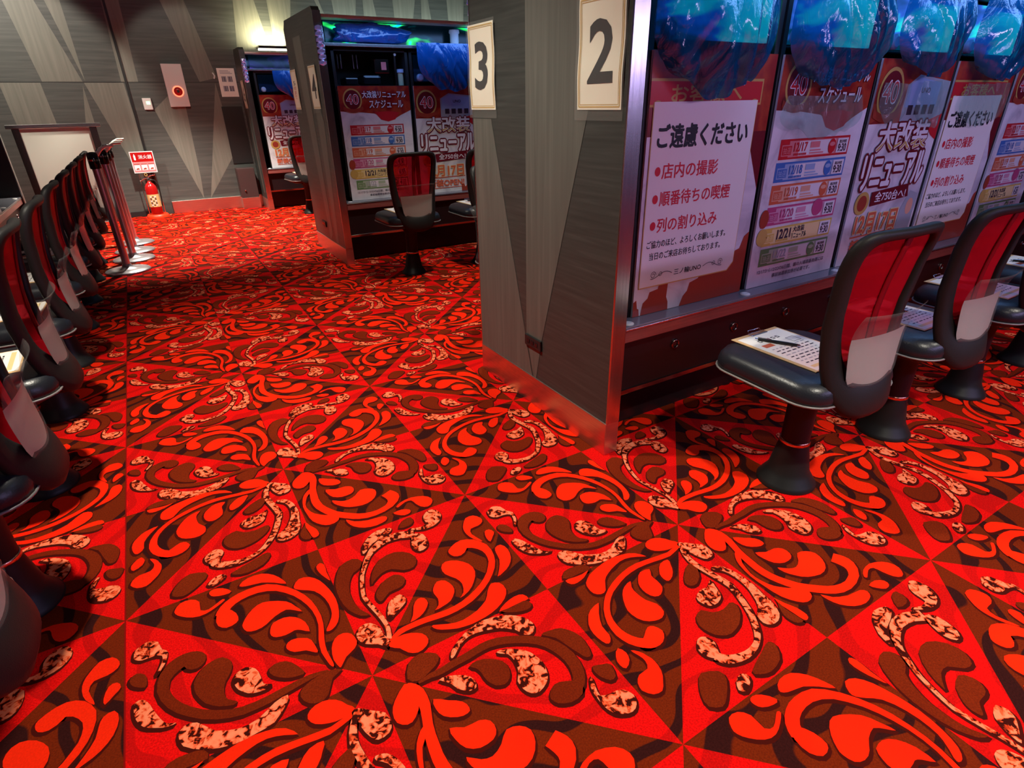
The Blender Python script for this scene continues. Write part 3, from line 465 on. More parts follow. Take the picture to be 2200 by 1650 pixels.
# ------------------------------------------------------------------ lettering
_fc = {}
def glyph(body, bold=0.0):
    k = (body, bold)
    if k in _fc: return _fc[k]
    c = bpy.data.curves.new('t', 'FONT'); c.body = body; c.size = 1; c.offset = bold; c.resolution_u = 3
    o = bpy.data.objects.new('t', c); C.objects.link(o); bpy.context.view_layer.update()
    me = bpy.data.meshes.new_from_object(o.evaluated_get(bpy.context.evaluated_depsgraph_get()))
    V = [(v.co.x, v.co.y) for v in me.vertices]; F = [tuple(p.vertices) for p in me.polygons]
    bpy.data.objects.remove(o); bpy.data.curves.remove(c); bpy.data.meshes.remove(me)
    xs = [a for a, b in V]; ys = [b for a, b in V]
    _fc[k] = (V, F, (min(xs), min(ys), max(xs), max(ys))); return _fc[k]
class Art(MB):
    """flat print in local x-z, facing -y; higher layers sit nearer the viewer"""
    def at(s, z): return -0.0004*z
    def rect(s, x0, z0, x1, z1, m, l, r=0.0):
        if r: P = [(cx+r*math.cos(a), cz+r*math.sin(a)) for cx, cz, a0 in ((x1-r, z1-r, 0), (x0+r, z1-r, PI/2), (x0+r, z0+r, PI), (x1-r, z0+r, 1.5*PI)) for a in (a0, a0+PI/6, a0+PI/3, a0+PI/2)]
        else: P = [(x0, z0), (x1, z0), (x1, z1), (x0, z1)]
        s.poly(P, m, 'xz', s.at(l))
    def disc(s, x, z, rx, rz_, m, l, n=28): s.poly([(x+rx*math.cos(2*PI*i/n), z+rz_*math.sin(2*PI*i/n)) for i in range(n)], m, 'xz', s.at(l))
    def text(s, body, x0, z0, x1, z1, m, l, bold=0.0, ref=None, skew=0.0):
        V, F, bb = glyph(body, 0.0)
        sx = (x1-x0)/(bb[2]-bb[0]); sz = (z1-z0)/(bb[3]-bb[1]); r = bold*sz
        n = 1 if bold <= 0 else (6 if bold < 0.05 else 12)
        for k in range(n):   # heavier strokes: the same glyphs stamped round a small circle
            ox, oz = (r*math.cos(2*PI*k/n), r*math.sin(2*PI*k/n)) if n > 1 else (0, 0)
            s.add([(x0+ox+(a-bb[0])*sx, s.at(l)-k*2.2e-5, z0+oz+(b-bb[1])*sz) for a, b in V], F, m)
    def swirl(s, x, z, w_, d, m, l):
        """thin scroll ornament"""
        def rib(pts, t):
            L = []; R = []
            for i, (a, b) in enumerate(pts):
                p = pts[max(i-1, 0)]; q = pts[min(i+1, len(pts)-1)]; ln = math.hypot(q[0]-p[0], q[1]-p[1]) or 1
                nx_, nz_ = -(q[1]-p[1])/ln*t, (q[0]-p[0])/ln*t
                L.append((a+nx_, b+nz_)); R.append((a-nx_, b-nz_))
            for i in range(len(pts)-1): s.poly([L[i], L[i+1], R[i+1], R[i]], m, 'xz', s.at(l))
        rib([(x+d*w_*t, z+0.010*math.sin(t*5)) for t in [i/12 for i in range(13)]], 0.0011)
        rib([(x+d*(w_-0.012)+0.014*(1-t*.7)*math.cos(t*9), z+0.004+0.014*(1-t*.7)*math.sin(t*9)) for t in [i/16 for i in range(17)]], 0.0010)
        rib([(x+d*(w_*.55)+0.010*(1-t*.7)*math.cos(3+t*8), z+0.006+0.010*(1-t*.7)*math.sin(3+t*8)) for t in [i/14 for i in range(15)]], 0.0009)
PW, PH = 0.578, 0.84   # poster board width, height; origin bottom centre
def emblem(a, x, z, r, l):
    a.disc(x, z, r, r*1.05, 'p_gold', l); a.disc(x, z, r*.86, r*.9, 'p_dark', l+1)
    a.text('40', x-r*.62, z-r*.42, x+r*.62, z+r*.5, 'p_white', l+2, 0.03)
    a.text('40', x-r*.60, z-r*.40, x+r*.60, z+r*.48, 'p_red', l+3, 0.0)
    P = []
    for i in range(9):
        t = i/8; P.append((x-r*1.05+2.1*r*t, z-r*.62-0.25*r*math.sin(PI*t)))
    P2 = [(p[0], p[1]-r*.34) for p in reversed(P)]
    a.poly(P+P2, 'p_brick', 'xz', a.at(l+3))
def ragged(a, x0, x1, z0, h, m, l, seed):
    rnd = random.Random(seed); n = 26; P = [(x0, z0)]+[(x1, z0)]
    for i in range(n+1): t = i/n; P.append((x1+(x0-x1)*t, z0+h*(0.35+0.65*abs(math.sin(t*4.2+seed)))*rnd.uniform(.75, 1.05)))
    a.poly(P, m, 'xz', a.at(l))
def base(a):
    a.box(-PW/2, 0, 0, PW/2, 0.008, PH, 'p_white')
def poster_notice():
    a = Art(); base(a); w_ = PW/2
    a.rect(-w_, 0, w_, PH, 'p_marble', 1); a.rect(-w_, 0.60, w_, PH, 'p_ground', 2)
    for P in ([(-w_, 0), (-w_, .055), (-.276, .062), (-.270, .030), (-.262, .026), (-.258, 0)], [(-.252, 0), (-.244, .045), (-.222, .060), (-.215, .082), (-.175, .088), (-.168, .12), (-.125, .12), (-.128, .05), (-.118, .03), (-.115, 0)],
              [(-.055, 0), (-.040, .038), (-.020, .055), (-.012, .085), (.03, .095), (.05, .12), (.12, .14), (.205, .14), (.222, .175), (.245, .18), (.262, .225), (w_, .24), (w_, 0)]):
        a.poly(P, 'p_brick', 'xz', a.at(3))
    a.poly([(w_-.10, .60), (w_, .60), (w_, .40), (w_-.03, .46)], 'p_dark', 'xz', a.at(3))
    x1 = 0.215
    a.rect(-w_+0.0, 0.685, x1+.02, 0.765, 'p_gold', 4); a.rect(-w_, 0.692, x1+.014, 0.757, 'p_red', 5)
    a.text('お客様へ', -0.20, 0.697, 0.13, 0.75, 'p_gold', 6, 0.02)
    for sx in (-.255, .20):
        a.disc(sx, 0.688, .020, .016, 'p_gold', 6); a.disc(sx, .688, .012, .009, 'p_dark', 7)
    P = [(-.27, .105), (x1-.03, .105), (x1, .135), (x1, .70), (-.27, .70)]
    a.poly([(p[0]*1.012, p[1]+(-.004 if p[1] < .2 else 0)) for p in P], 'gold_line', 'xz', a.at(8)); a.poly(P, 'paper', 'xz', a.at(9))
    a.text('ご遠慮ください', -0.245, 0.565, 0.185, 0.635, 'ink', 11, 0.030)
    for z, t, xe in ((.470, '店内の撮影', .055), (.382, '順番待ちの喫煙', .135), (.294, '列の割り込み', .085)):
        a.disc(-.232, z+.024, .0125, .0145, 'ink_red', 11); a.text(t, -.212, z, xe, z+.048, 'ink_red', 11, 0.014)
    a.text('ご協力のほど、よろしくお願いします。', -.252, .242, .145, .268, 'ink', 11, 0.010)
    a.text('当日のご来店お待ちしております。', -.235, .200, .125, .226, 'ink', 11, 0.010)
    a.text('三ノ輪UNO', -.105, .130, .035, .152, 'ink', 11, 0.010)
    a.swirl(-.115, .140, .105, -1, 'p_ink', 11); a.swirl(.045, .140, .105, 1, 'p_ink', 11)
    return a
def poster_schedule():
    a = Art(); base(a); w_ = PW/2
    a.rect(-w_, 0, w_, PH, 'p_marble', 1)
    P = [(-w_, PH), (-w_, .665), (-.16, .66), (-.02, .645), (.06, .615), (.15, .605), (.20, .63), (w_, .665), (w_, PH)]
    a.poly(P, 'p_ground', 'xz', a.at(2)); a.poly([(-.02, .655), (.03, .60), (.09, .585), (.15, .60), (.19, .65), (.10, .66)], 'p_red', 'xz', a.at(3))
    emblem(a, -.185, .745, .075, 4)
    for m, b, l in (('p_dark', .075, 8), ('p_white', .018, 9)):
        a.text('大改装リニューアル', -.105, .755, .255, .805, m, l, b, 0.0)
        a.text('スケジュール', -.055, .685, .225, .740, m, l, b, 0.0)
    rows = [('p_red', 'p_lred', '12/17'), ('p_blue', 'p_lblue', '12/18'), ('p_orange', 'p_lorange', '12/19'), ('p_pink', 'p_lpink', '12/20'), ('p_yellow', 'p_lyellow', '12/21'), ('p_green', 'p_lgreen', '12/22')]
    dx = [0.005, 0, -.002, -.004, -.006, -.002]
    for i, (c1, c2, d) in enumerate(rows):
        z1 = .565-i*.082; z0 = z1-.072; x0 = -.235+dx[i]; x1 = .215
        a.rect(x0, z0, x1, z1, c1, 3); a.rect(x0+.055, z0+.007, x1-.008, z1-.007, c2, 4)
        a.rect(x0+.115, z0+.010, x1-.098, z1-.010, 'p_white' if i not in (4,) else 'p_lyellow', 4.6)
        a.rect(x0+.012, z0+.012, x0+.075, z1-.020, c2, 5); a.rect(x0+.016, z0+.016, x0+.071, z1-.024, c1, 6)
        a.text('抽選', x0+.020, z0+.019, x0+.067, z1-.028, c2, 7, 0.0)
        if i == 4:
            a.disc(x0-.005, z0+.04, .032, .034, 'p_gold', 7)
            a.text(d, x0+.09, z0+.022, x0+.175, z1-.012, 'p_ink', 8, .03)
            a.text('大改装', x0+.19, z0+.040, x0+.265, z1-.008, 'p_ink', 8, .02); a.text('リニューアル', x0+.185, z0+.014, x0+.285, z0+.036, 'p_ink', 8, .02)
        else:
            a.text(d, x0+.085, z0+.026, x0+.165, z1-.014, c1 if i != 5 else 'p_grey', 8, .02)
            a.rect(x0+.185, z0+.036, x0+.245, z1-.014, c2, 8)
            for q in range(2): a.rect(x0+.185, z0+.014+q*.010, x0+.275-q*.02, z0+.019+q*.010, c2, 8)
        for q in range(8): a.rect(x0+.088+q*.010, z0+.012, x0+.095+q*.010, z0+.020, c1, 8)
        if i in (0, 1, 2, 5): a.disc(x1-.118, (z0+z1)/2, .024, .028, c1, 9); a.disc(x1-.118, (z0+z1)/2+.008, .018, .008, c2, 10)
        if i == 3: a.disc(x1-.13, (z0+z1)/2+.01, .036, .034, 'p_pink', 9); a.disc(x0-.012, z0+.03, .026, .036, 'p_brick', 9)
        a.rect(x1-.085, z0+.009, x1-.012, z1-.009, 'p_white', 9)
        a.text('開店時間', x1-.072, z1-.027, x1-.025, z1-.015, 'p_ink', 10, .02); a.text('9:30', x1-.076, z0+.014, x1-.022, z0+.042, 'p_ink', 10, .03)
    a.text('12/17から12/22の6日間、朝の入場順番抽選には', -.235, .052, .215, .070, 'p_ink', 5, .008)
    a.text('事前抽選参加券が必要です。', -.135, .026, .125, .044, 'p_ink', 5, .008)
    return a
def poster_renewal():
    a = Art(); base(a); w_ = PW/2
    a.rect(-w_, 0, w_, PH, 'p_marble', 1); a.rect(-w_, .60, w_, PH, 'p_ground', 2)
    a.poly([(-w_, .60), (-.20, .63), (-.12, .585), (-.12, .64), (-w_, .68)], 'p_brick', 'xz', a.at(2.5))
    a.poly([(-.06, .605), (-.06, .745), (.02, .785), (w_, .760), (w_, .60)], 'p_grey', 'xz', a.at(3))
    a.poly([(-.05, .66), (-.045, .745), (.03, .775), (.21, .755), (.21, .66)], 'p_lblue', 'xz', a.at(4))
    for k in range(4): a.rect(-.02+k*.06, .63, .02+k*.06, .668, 'p_ink', 5)
    a.text('UNO', .06, .715, .13, .735, 'p_ink', 5, 0.02)
    emblem(a, -.185, .715, .092, 6)
    a.poly([(.16, .60), (w_, .63), (w_, .52), (.24, .54)], 'p_red', 'xz', a.at(5))
    for m, b, l in (('p_dark', .085, 12), ('p_white', .030, 13)):
        a.text('大改装', -.195, .490, .205, .605, m, l, b, 0.0)
        a.text('リニューアル', -.255, .335, .245, .475, m, l, b, 0.0)
    for ch, x0, x1 in (('大', -.195, -.072), ('改', -.060, .066), ('装', .078, .205)):
        V, F, bb = glyph(ch, 0.0)
        lowF = [f for f in F if max(V[i][1] for i in f) < bb[1]+0.36*(bb[3]-bb[1])]
        sx = (x1-x0)/(bb[2]-bb[0]); sz = .115/(bb[3]-bb[1])
        a.add([(x0+(p-bb[0])*sx, a.at(14), .490+(q-bb[1])*sz) for p, q in V], lowF, 'p_gold')
    a.poly([(-.13, .255), (-.14, .318), (.16, .335), (.18, .275)], 'p_dark', 'xz', a.at(12))
    a.disc(-.20, .275, .055, .050, 'p_gold', 11); a.disc(-.20, .275, .036, .034, 'p_brick', 11.5)
    a.text('全750台へ!', -.105, .272, .150, .316, 'p_white', 14, .02)
    a.poly([(.14, .05), (.15, .22), (.20, .30), (w_-.01, .28), (w_-.02, .05)], 'p_grey', 'xz', a.at(4)); a.disc(.225, .225, .030, .038, 'p_lorange', 5)
    ragged(a, .10, w_, .0, .10, 'p_brick', 6, 3)
    for m, b, l in (('p_lyellow', .07, 12), ('p_orange', .03, 13)):
        a.text('12月17日', -.215, .135, .125, .225, m, l, b, 0.0)
    a.poly([(-.225, .120), (.14, .126), (.14, .132), (-.225, .127)], 'p_orange', 'xz', a.at(8))
    a.text('新装OPEN!', -.215, .050, .125, .110, 'p_orange', 12, .04)
    a.poly([(-.215, .034), (.13, .038), (.13, .043), (-.215, .040)], 'p_orange', 'xz', a.at(8))
    return a
POST = {'notice': poster_notice().build('poster'), 'schedule': poster_schedule().build('poster'), 'renewal': poster_renewal().build('poster')}
for o in POST.values(): C.objects.unlink(o)
def poster(kind, loc, rz, label, group=None):
    o = POST[kind].copy(); C.objects.link(o); o.name = 'poster'; o.location = loc; o.rotation_euler = (0, 0, rz)
    return tag(o, label, 'poster', group)

# ------------------------------------------------------------------ numbered end panels
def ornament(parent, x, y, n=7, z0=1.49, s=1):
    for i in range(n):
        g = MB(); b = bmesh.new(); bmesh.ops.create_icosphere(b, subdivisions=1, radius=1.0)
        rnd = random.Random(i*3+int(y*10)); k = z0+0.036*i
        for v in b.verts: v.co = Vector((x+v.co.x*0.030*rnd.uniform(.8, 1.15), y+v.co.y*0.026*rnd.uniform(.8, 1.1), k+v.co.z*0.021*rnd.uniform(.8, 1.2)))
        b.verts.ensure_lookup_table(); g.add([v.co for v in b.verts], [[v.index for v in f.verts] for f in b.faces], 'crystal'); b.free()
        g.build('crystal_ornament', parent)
def end_panel(loc, rz, label, depth=0.954, h=1.84, sock=None, light=(), board='laminate_dark'):
    """board in local y-z, outer face looks to -x; local y runs 0..depth"""
    t = thing('end_panel', label, 'partition panel', loc, rz)
    s = MB(); T = 0.055; c = 0.05
    prof = [(0.004, 0.135), (depth-0.004, 0.135), (depth-0.004, h-c), (depth-c, h), (c*0.5, h), (0.004, h-c*0.5)]
    V = [(0, a, b) for a, b in prof]+[(T, a, b) for a, b in prof]; n = len(prof)
    s.add(V, [tuple(range(n))[::-1], tuple(range(n, 2*n))]+[(i, (i+1) % n, n+(i+1) % n, n+i) for i in range(n)], board)
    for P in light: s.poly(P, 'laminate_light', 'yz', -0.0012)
    s.build('board', t)
    s = MB(); s.box(-0.004, 0, 0, T+0.004, depth, 0.135, 'plinth_steel', 0.002); s.build('plinth', t)
    s = MB(); s.box(-0.002, -0.004, 0.135, T+0.002, 0.004, h-0.025, 'brushed_steel', 0.0015); s.build('edge_trim', t)
    s = MB(); s.box(-0.002, depth-0.004, 0.135, T+0.002, depth+0.004, h-c, 'brushed_steel', 0.0015); s.build('edge_trim', t)
    if sock:
        s = MB(); y, z = sock; s.box(-0.010, y-0.06, z-0.024, 0, y+0.06, z+0.024, 'black_plastic', 0.003)
        for q in (-.03, .0, .03): s.box(-0.012, y+q-.009, z-.008, -0.0099, y+q+.009, z+.008, 'black_gloss')
        s.build('socket_plate', t)
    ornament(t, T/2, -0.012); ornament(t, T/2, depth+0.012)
    return t
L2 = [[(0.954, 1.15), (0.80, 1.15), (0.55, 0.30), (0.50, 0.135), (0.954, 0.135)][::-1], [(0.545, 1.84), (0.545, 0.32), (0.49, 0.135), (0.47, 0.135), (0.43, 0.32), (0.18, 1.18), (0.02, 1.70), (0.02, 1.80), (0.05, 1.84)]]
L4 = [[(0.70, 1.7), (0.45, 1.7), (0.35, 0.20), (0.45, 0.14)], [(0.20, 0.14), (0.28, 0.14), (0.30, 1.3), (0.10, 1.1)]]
PX = 0.560
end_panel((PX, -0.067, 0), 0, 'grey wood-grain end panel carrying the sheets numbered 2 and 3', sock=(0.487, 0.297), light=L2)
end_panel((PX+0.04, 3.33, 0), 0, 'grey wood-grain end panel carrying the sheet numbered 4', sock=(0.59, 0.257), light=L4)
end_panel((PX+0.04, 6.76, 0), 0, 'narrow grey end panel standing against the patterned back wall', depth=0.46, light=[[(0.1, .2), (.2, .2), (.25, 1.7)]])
# end board of the left row (seen on its inner side and edge)
end_panel((-1.70, 5.60, 0), PI/2, 'dark end panel closing the left row of machines, steel edge towards the aisle', board='black_plastic')

def sheet_sign(body, x, y1, y0, z0, z1, label, extra=None, film_drop=0.03):
    """A4 sheet on the outer face; viewer sees larger y on the left"""
    t = thing('number_sheet', label, 'sign', (x, (y0+y1)/2, z0))
    hw = (y1-y0)/2; H = z1-z0
    def wob(b): return -0.0025-0.0035*math.sin(b/H*PI*1.6)**2
    s = MB(); n = 10
    s.grid(lambda u, v: (wob(v*H), hw-2*hw*u, v*H), 6, n, 'paper_cream', smooth=True); s.build('paper', t)
    s = MB()
    for q, d in ((0.008, 0.0022), (0.014, 0.0010)):
        for k in range(n):
            za, zb = q+(H-2*q)*k/n, q+(H-2*q)*(k+1)/n
            for yy in (hw-q, -hw+q): s.add([(wob(za)-.0006, yy+d, za), (wob(za)-.0006, yy-d, za), (wob(zb)-.0006, yy-d, zb), (wob(zb)-.0006, yy+d, zb)], [(0, 1, 2, 3)], 'gold_line')
        for zz in (q, H-q): s.add([(wob(zz)-.0006, hw-q, zz-d), (wob(zz)-.0006, -hw+q, zz-d), (wob(zz)-.0006, -hw+q, zz+d), (wob(zz)-.0006, hw-q, zz+d)], [(0, 1, 2, 3)], 'gold_line')
    s.build('gold_border', t)
    s = MB()
    for bd, m, a0, b0, a1, b1, bold in body:
        V, F, bb = glyph(bd, bold); W = 2*hw
        s.add([(wob(((b-bb[1])/(bb[3]-bb[1])*(b1-b0)+b0)*H)-.0010, hw-W*(a0+(a-bb[0])/(bb[2]-bb[0])*(a1-a0)), ((b-bb[1])/(bb[3]-bb[1])*(b1-b0)+b0)*H) for a, b in V], F, m)
    s.build('lettering', t)
    s = MB(); s.grid(lambda u, v: (wob(max(0, v*(H+.04)-.03))-.0025, hw+.010-(2*hw+.020)*u, v*(H+.04)-.03), 4, n, 'sleeve_film'); s.build('clear_sleeve', t)
    return t
sheet_sign([('2', 'ink', .24, .24, .80, .80, .02)], PX-.001, .167, -.043, 1.183, 1.480, 'white sheet with large black numeral 2 on the nearest end panel')
sheet_sign([('3', 'ink', .24, .24, .76, .80, .02)], PX-.001, .893, .690, 1.183, 1.480, 'white sheet with black numeral 3 at the far edge of the nearest panel')
sheet_sign([('4', 'ink', .20, .24, .80, .80, .01)], PX+.039, 3.662, 3.452, 1.187, 1.484, 'white sheet with black numeral 4 on the second end panel')
sheet_sign([('5', 'ink', .25, .62, .62, .72, .0), ('台', 'ink_red', .25, .50, .70, .60, .0), ('ま', 'ink_red', .25, .38, .70, .48, .0), ('で', 'ink_red', .25, .27, .70, .36, .0)], PX+.039, 4.284, 4.090, 1.183, 1.484, 'white sheet with small red and black writing on the second end panel')
sheet_sign([('6', 'ink', .25, .24, .75, .78, .01)], PX+.039, 7.06, 6.87, 1.195, 1.500, 'white numbered sheet on the end panel by the back wall')

# ------------------------------------------------------------------ machine rows
def counter(loc, length, label, rz=0.0):
    """shelf and kick board under a row of machines; local x runs along the row, front looks to -y"""
    t = thing('machine_counter', label, 'counter', loc, rz)
    s = MB(); s.box(0, 0, 0.492, length, 0.40, 0.500, 'counter_top', 0.002); s.build('counter_top', t)
    s = MB(); s.box(0, 0.001, 0.440, length, 0.05, 0.4915, 'counter_edge', 0.004); s.box(0, -0.003, 0.485, length, 0.002, 0.4925, 'brushed_steel', 0.001); s.build('front_edge', t)
    s = MB(); s.box(0, 0.035, 0.235, length, 0.055, 0.440, 'kick_black'); s.box(0, 0.030, 0.215, length, 0.058, 0.235, 'chrome_dark', 0.002); s.build('kick_board', t)
    s = MB(); s.box(0, 0.16, 0.0, length, 0.18, 0.235, 'kick_black'); s.box(0, .05, .436, length, .40, .4915, 'kick_black'); s.build('toe_board', t)
    n = int(length/0.31)
    for i in range(n):
        x = 0.290+i*0.335
        if x > length-.05: break
        s = MB(); s.lathe([(0.013, 0.034), (0.013, 0.028), (0.020, 0.028), (0.020, 0.035)], 'bronze', (x, 0, 0.365), 20, cap=False, axis='y')
        s.lathe([(0.0135, 0.0335), (0.0135, 0.0325)], 'black_gloss', (x, 0, 0.365), 20, axis='y'); s.build('cable_grommet', t)
    for i in range(int((length)/0.618)+1):
        x = 0.015+0.618*i
        if x > length-.05: break
        s = MB(); s.lathe([(0.020, 0.500), (0.020, 0.503), (0.012, 0.506)], 'white_plastic', (x+.02, 0.028, 0), 18); s.build('screw_cap', t)
    return t
def header(loc, length, disp, label, rz=0.0, y_depth=0.45):
    """canopy: shelf, glowing display strip and top board"""
    t = thing('display_canopy', label, 'display canopy', loc, rz)
    s = MB(); s.box(0, 0.03, 1.600, length, y_depth, 1.622, 'brushed_steel', 0.002); s.build('shelf', t)
    s = MB(); s.box(0, 0.0, 1.775, length, y_depth, 1.795, 'white_plastic', 0.003); s.build('top_board', t)
    s = MB(); s.box(0, 0.16, 1.622, length, 0.20, 1.775, 'black_gloss'); s.build('back_board', t)
    s = MB(); s.box(0.05, 0.150, 1.630, length-.02, 0.1595, 1.768, disp); s.build('display_strip', t)
    return t
def machine(loc, rz, label, group, open_front=False, lit='display_cyan'):
    """one game machine: cabinet with posts, glass door and round knobs; origin bottom centre front"""
    t = thing('game_machine', label, 'game machine', loc, rz, group)
    s = MB(); w_ = 0.302
    s.box(-w_, 0.0, 0.0, -w_+0.022, 0.36, 1.098, 'black_plastic'); s.box(w_-0.022, 0.0, 0.0, w_, 0.36, 1.098, 'black_plastic')
    s.box(-w_, 0.30, 0.0, w_, 0.36, 1.098, 'black_plastic'); s.box(-w_, 0.0, 1.075, w_, 0.36, 1.098, 'black_plastic'); s.box(-w_, 0.0, 0.0, w_, 0.36, 0.03, 'black_plastic')
    s.box(-w_, 0.022, 0.825, w_, 0.30, 0.845, 'black_plastic')
    s.build('cabinet', t)
    s = MB(); s.box(-w_+0.024, 0.022, 0.03, w_-0.024, 0.28, 0.824, 'black_gloss', 0.01); s.build('door', t)
    if open_front:
        for x in (-.24, -.215, -.12, -.09):
            s = MB(); s.lathe([(0.005, 0.96), (0.005, 1.055)], 'chrome', (x, 0.06, 0), 10); s.build('rod', t)
        s = MB(); s.box(0.05, 0.07, 0.93, 0.17, 0.16, 1.03, 'chrome_dark', 0.006); s.box(0.105, 0.066, 0.955, 0.145, 0.0695, 1.010, 'p_lred'); s.build('meter_box', t)
        s = MB(); s.box(-0.20, 0.05, 0.85, -0.10, 0.20, 0.90, 'black_gloss', 0.01); s.box(-0.06, 0.05, 0.85, 0.09, 0.20, 0.92, 'black_gloss', 0.02); s.build('tray', t)
        s = MB(); s.box(0.20, 0.03, 0.846, 0.215, 0.05, 1.074, 'bronze', 0.002); s.lathe([(0.010, .0), (.010, -.010)], 'white_plastic', (0.208, 0.03, 1.06), 12, axis='y'); s.build('upright', t)
    else:
        s = MB(); s.box(-0.27, 0.03, 0.86, 0.27, 0.10, 1.07, 'black_gloss', 0.012); s.build('top_unit', t)
        s = MB(); s.box(-0.26, 0.022, 0.875, 0.26, 0.0295, 1.060, lit); s.build('top_screen', t)
        s = MB(); s.lathe([(0.028, 0.0), (0.028, -0.02), (0.018, -0.026)], 'p_lblue', (-0.215, 0.02, 0.90), 20, axis='y'); s.build('button', t)
    return t
kinds = ['notice', 'schedule', 'renewal', 'notice', 'schedule', 'renewal']
words = {'notice': 'notice poster with red bulleted lines', 'schedule': 'schedule poster with coloured date rows', 'renewal': 'poster with large white outlined headline'}
ordn = ['first', 'second', 'third', 'fourth', 'fifth', 'sixth', 'seventh', 'eighth', 'ninth', 'tenth', 'eleventh']
X0R = 0.998; PITCH = 0.618; FYR = 3.335
counter((0.6215, -0.065, 0), 3.75, 'long shelf counter with red-brown edge under the nearest posters')
header((0.6215, -0.065, 0), 3.75, 'display_cyan', 'canopy with glowing strip above the nearest row of machines')
DIM = machine((X0R+.02+PITCH, FYR+.077, 0.5005), 0, 'black game machine behind the second poster of the second row', 'machines of the second row', lit='display_dim')
NEAR = [machine((X0R+PITCH*i, 0.012, 0.5005), 0, 'black game machine behind the %s poster from the left, nearest row' % ordn[i], 'machines of the nearest row') for i in range(1)]
for i in range(1, 5): NEAR.append(copy_tree(NEAR[0], (X0R+PITCH*i, 0.012, 0.5005), 0, 'black game machine behind the %s poster from the left, nearest row' % ordn[i]))
for i in range(5): poster(kinds[i], (X0R+PITCH*i, 0.002, 0.5015), 0, '%s, %s from the numeral 2 panel in the nearest row' % (words[kinds[i]], ordn[i]), 'posters of the nearest row')
# island core behind the nearest row, serving the row on its far side
s = MB(); s.box(0.622, 0.40, 0, 4.36, 0.86, 1.60, 'kick_black'); tag(s.build('cabinet_block'), 'dark closed back-to-back cabinet block behind the nearest machines', 'cabinet')
# second island
FY = 3.335
counter((0.6615, FY, 0), 3.6, 'shelf counter with red edge under the posters of the second row')
header((0.6615, FY, 0), 3.6, 'display_aurora', 'canopy with blue and green glowing strip above the second row')
mo = machine((X0R+.02, FY+.077, 0.5005), 0, 'black game machine with open top bay, first of the second row', 'machines of the second row', True)
for i in range(2, 4): copy_tree(DIM, (X0R+.02+PITCH*i, FY+.077, 0.5005), 0, 'black game machine behind the %s poster of the second row' % ordn[i], 'machines of the second row')
for i, k in enumerate(['schedule', 'renewal', 'notice', 'schedule']): poster(k, (X0R+.02+PITCH*i, FY+.067, 0.5015), 0, '%s, %s from the numeral 4 panel in the second row' % (words[k], ordn[i]), 'posters of the second row')
s = MB(); s.box(0.663, FY+.45, 0, 4.2, FY+.93, 1.60, 'kick_black'); tag(s.build('cabinet_block'), 'dark closed cabinet block behind the second row of machines', 'cabinet')
s = MB(); s.lathe([(0.030, 0), (0.036, 0.04), (0.036, .09), (0.044, .10), (.040, .12)], 'white_plastic', n=20); tag(s.build('paper_cup', loc=(1.745, FY+.080, 1.6225)), 'pale tall cup on the canopy shelf of the second row', 'cup')
s = MB(); s.lathe([(0.022, 0), (0.022, .09)], 'p_lgreen', n=18); s.lathe([(0.028, .09), (.028, .115)], 'p_lblue', n=18); tag(s.build('jar', loc=(X0R+.02+.248, FY+.12, 1.3460)), 'green jar with blue lid in the open bay of the second row', 'jar')
# third row against the back wall
TY = 6.765
counter((0.6615, TY, 0), 3.6, 'shelf counter of the far row against the back wall')
header((0.6615, TY, 0), 3.6, 'display_violet', 'canopy with violet glowing strip above the far row', y_depth=.42)
for i in range(4): copy_tree(DIM, (X0R+.03+PITCH*i, TY+.077, 0.5005), 0, 'black game machine behind the %s poster of the far row' % ordn[i], 'machines of the far row')
for i, k in enumerate(['renewal', 'schedule', 'renewal', 'notice']): poster(k, (X0R+.03+PITCH*i, TY+.067, 0.5015), 0, '%s, %s from the left in the far row' % (words[k], ordn[i]), 'posters of the far row')
# left row, facing +x
LX = -1.71; LY0 = 0.215-2*0.635
counter((LX, LY0-.95, 0), 7.58, 'long dark shelf counter along the left row of machines', PI/2)
for i in range(10):
    y = LY0+0.635*i
    copy_tree(DIM, (LX-.077, y, 0.5005), PI/2, 'black game machine, %s along the left row' % ordn[i], 'machines of the left row')
    k = ['schedule', 'renewal', 'notice'][i % 3]
    poster(k, (LX-.067, y, 0.5015), PI/2, '%s, %s along the left row' % (words[k], ordn[i]), 'posters of the left row')
header((LX, LY0-.95, 0), 7.58, 'display_violet', 'canopy with violet glowing strip above the left row', PI/2)

# unseen opposite row added to carry the violet fill, across the nearest aisle (behind the camera's right), facing +y
counter((4.35, -3.235, 0), 3.74, 'shelf counter of the unseen added row across the nearest aisle', PI)
header((4.35, -3.235, 0), 3.74, 'display_violet', 'canopy with violet glowing strip of the unseen added row across the nearest aisle', PI)
for i in range(5):
    copy_tree(DIM, (X0R+PITCH*i, -3.312, 0.5005), PI, 'black game machine, %s in the unseen added row across the nearest aisle' % ordn[i], 'added machines across the nearest aisle')

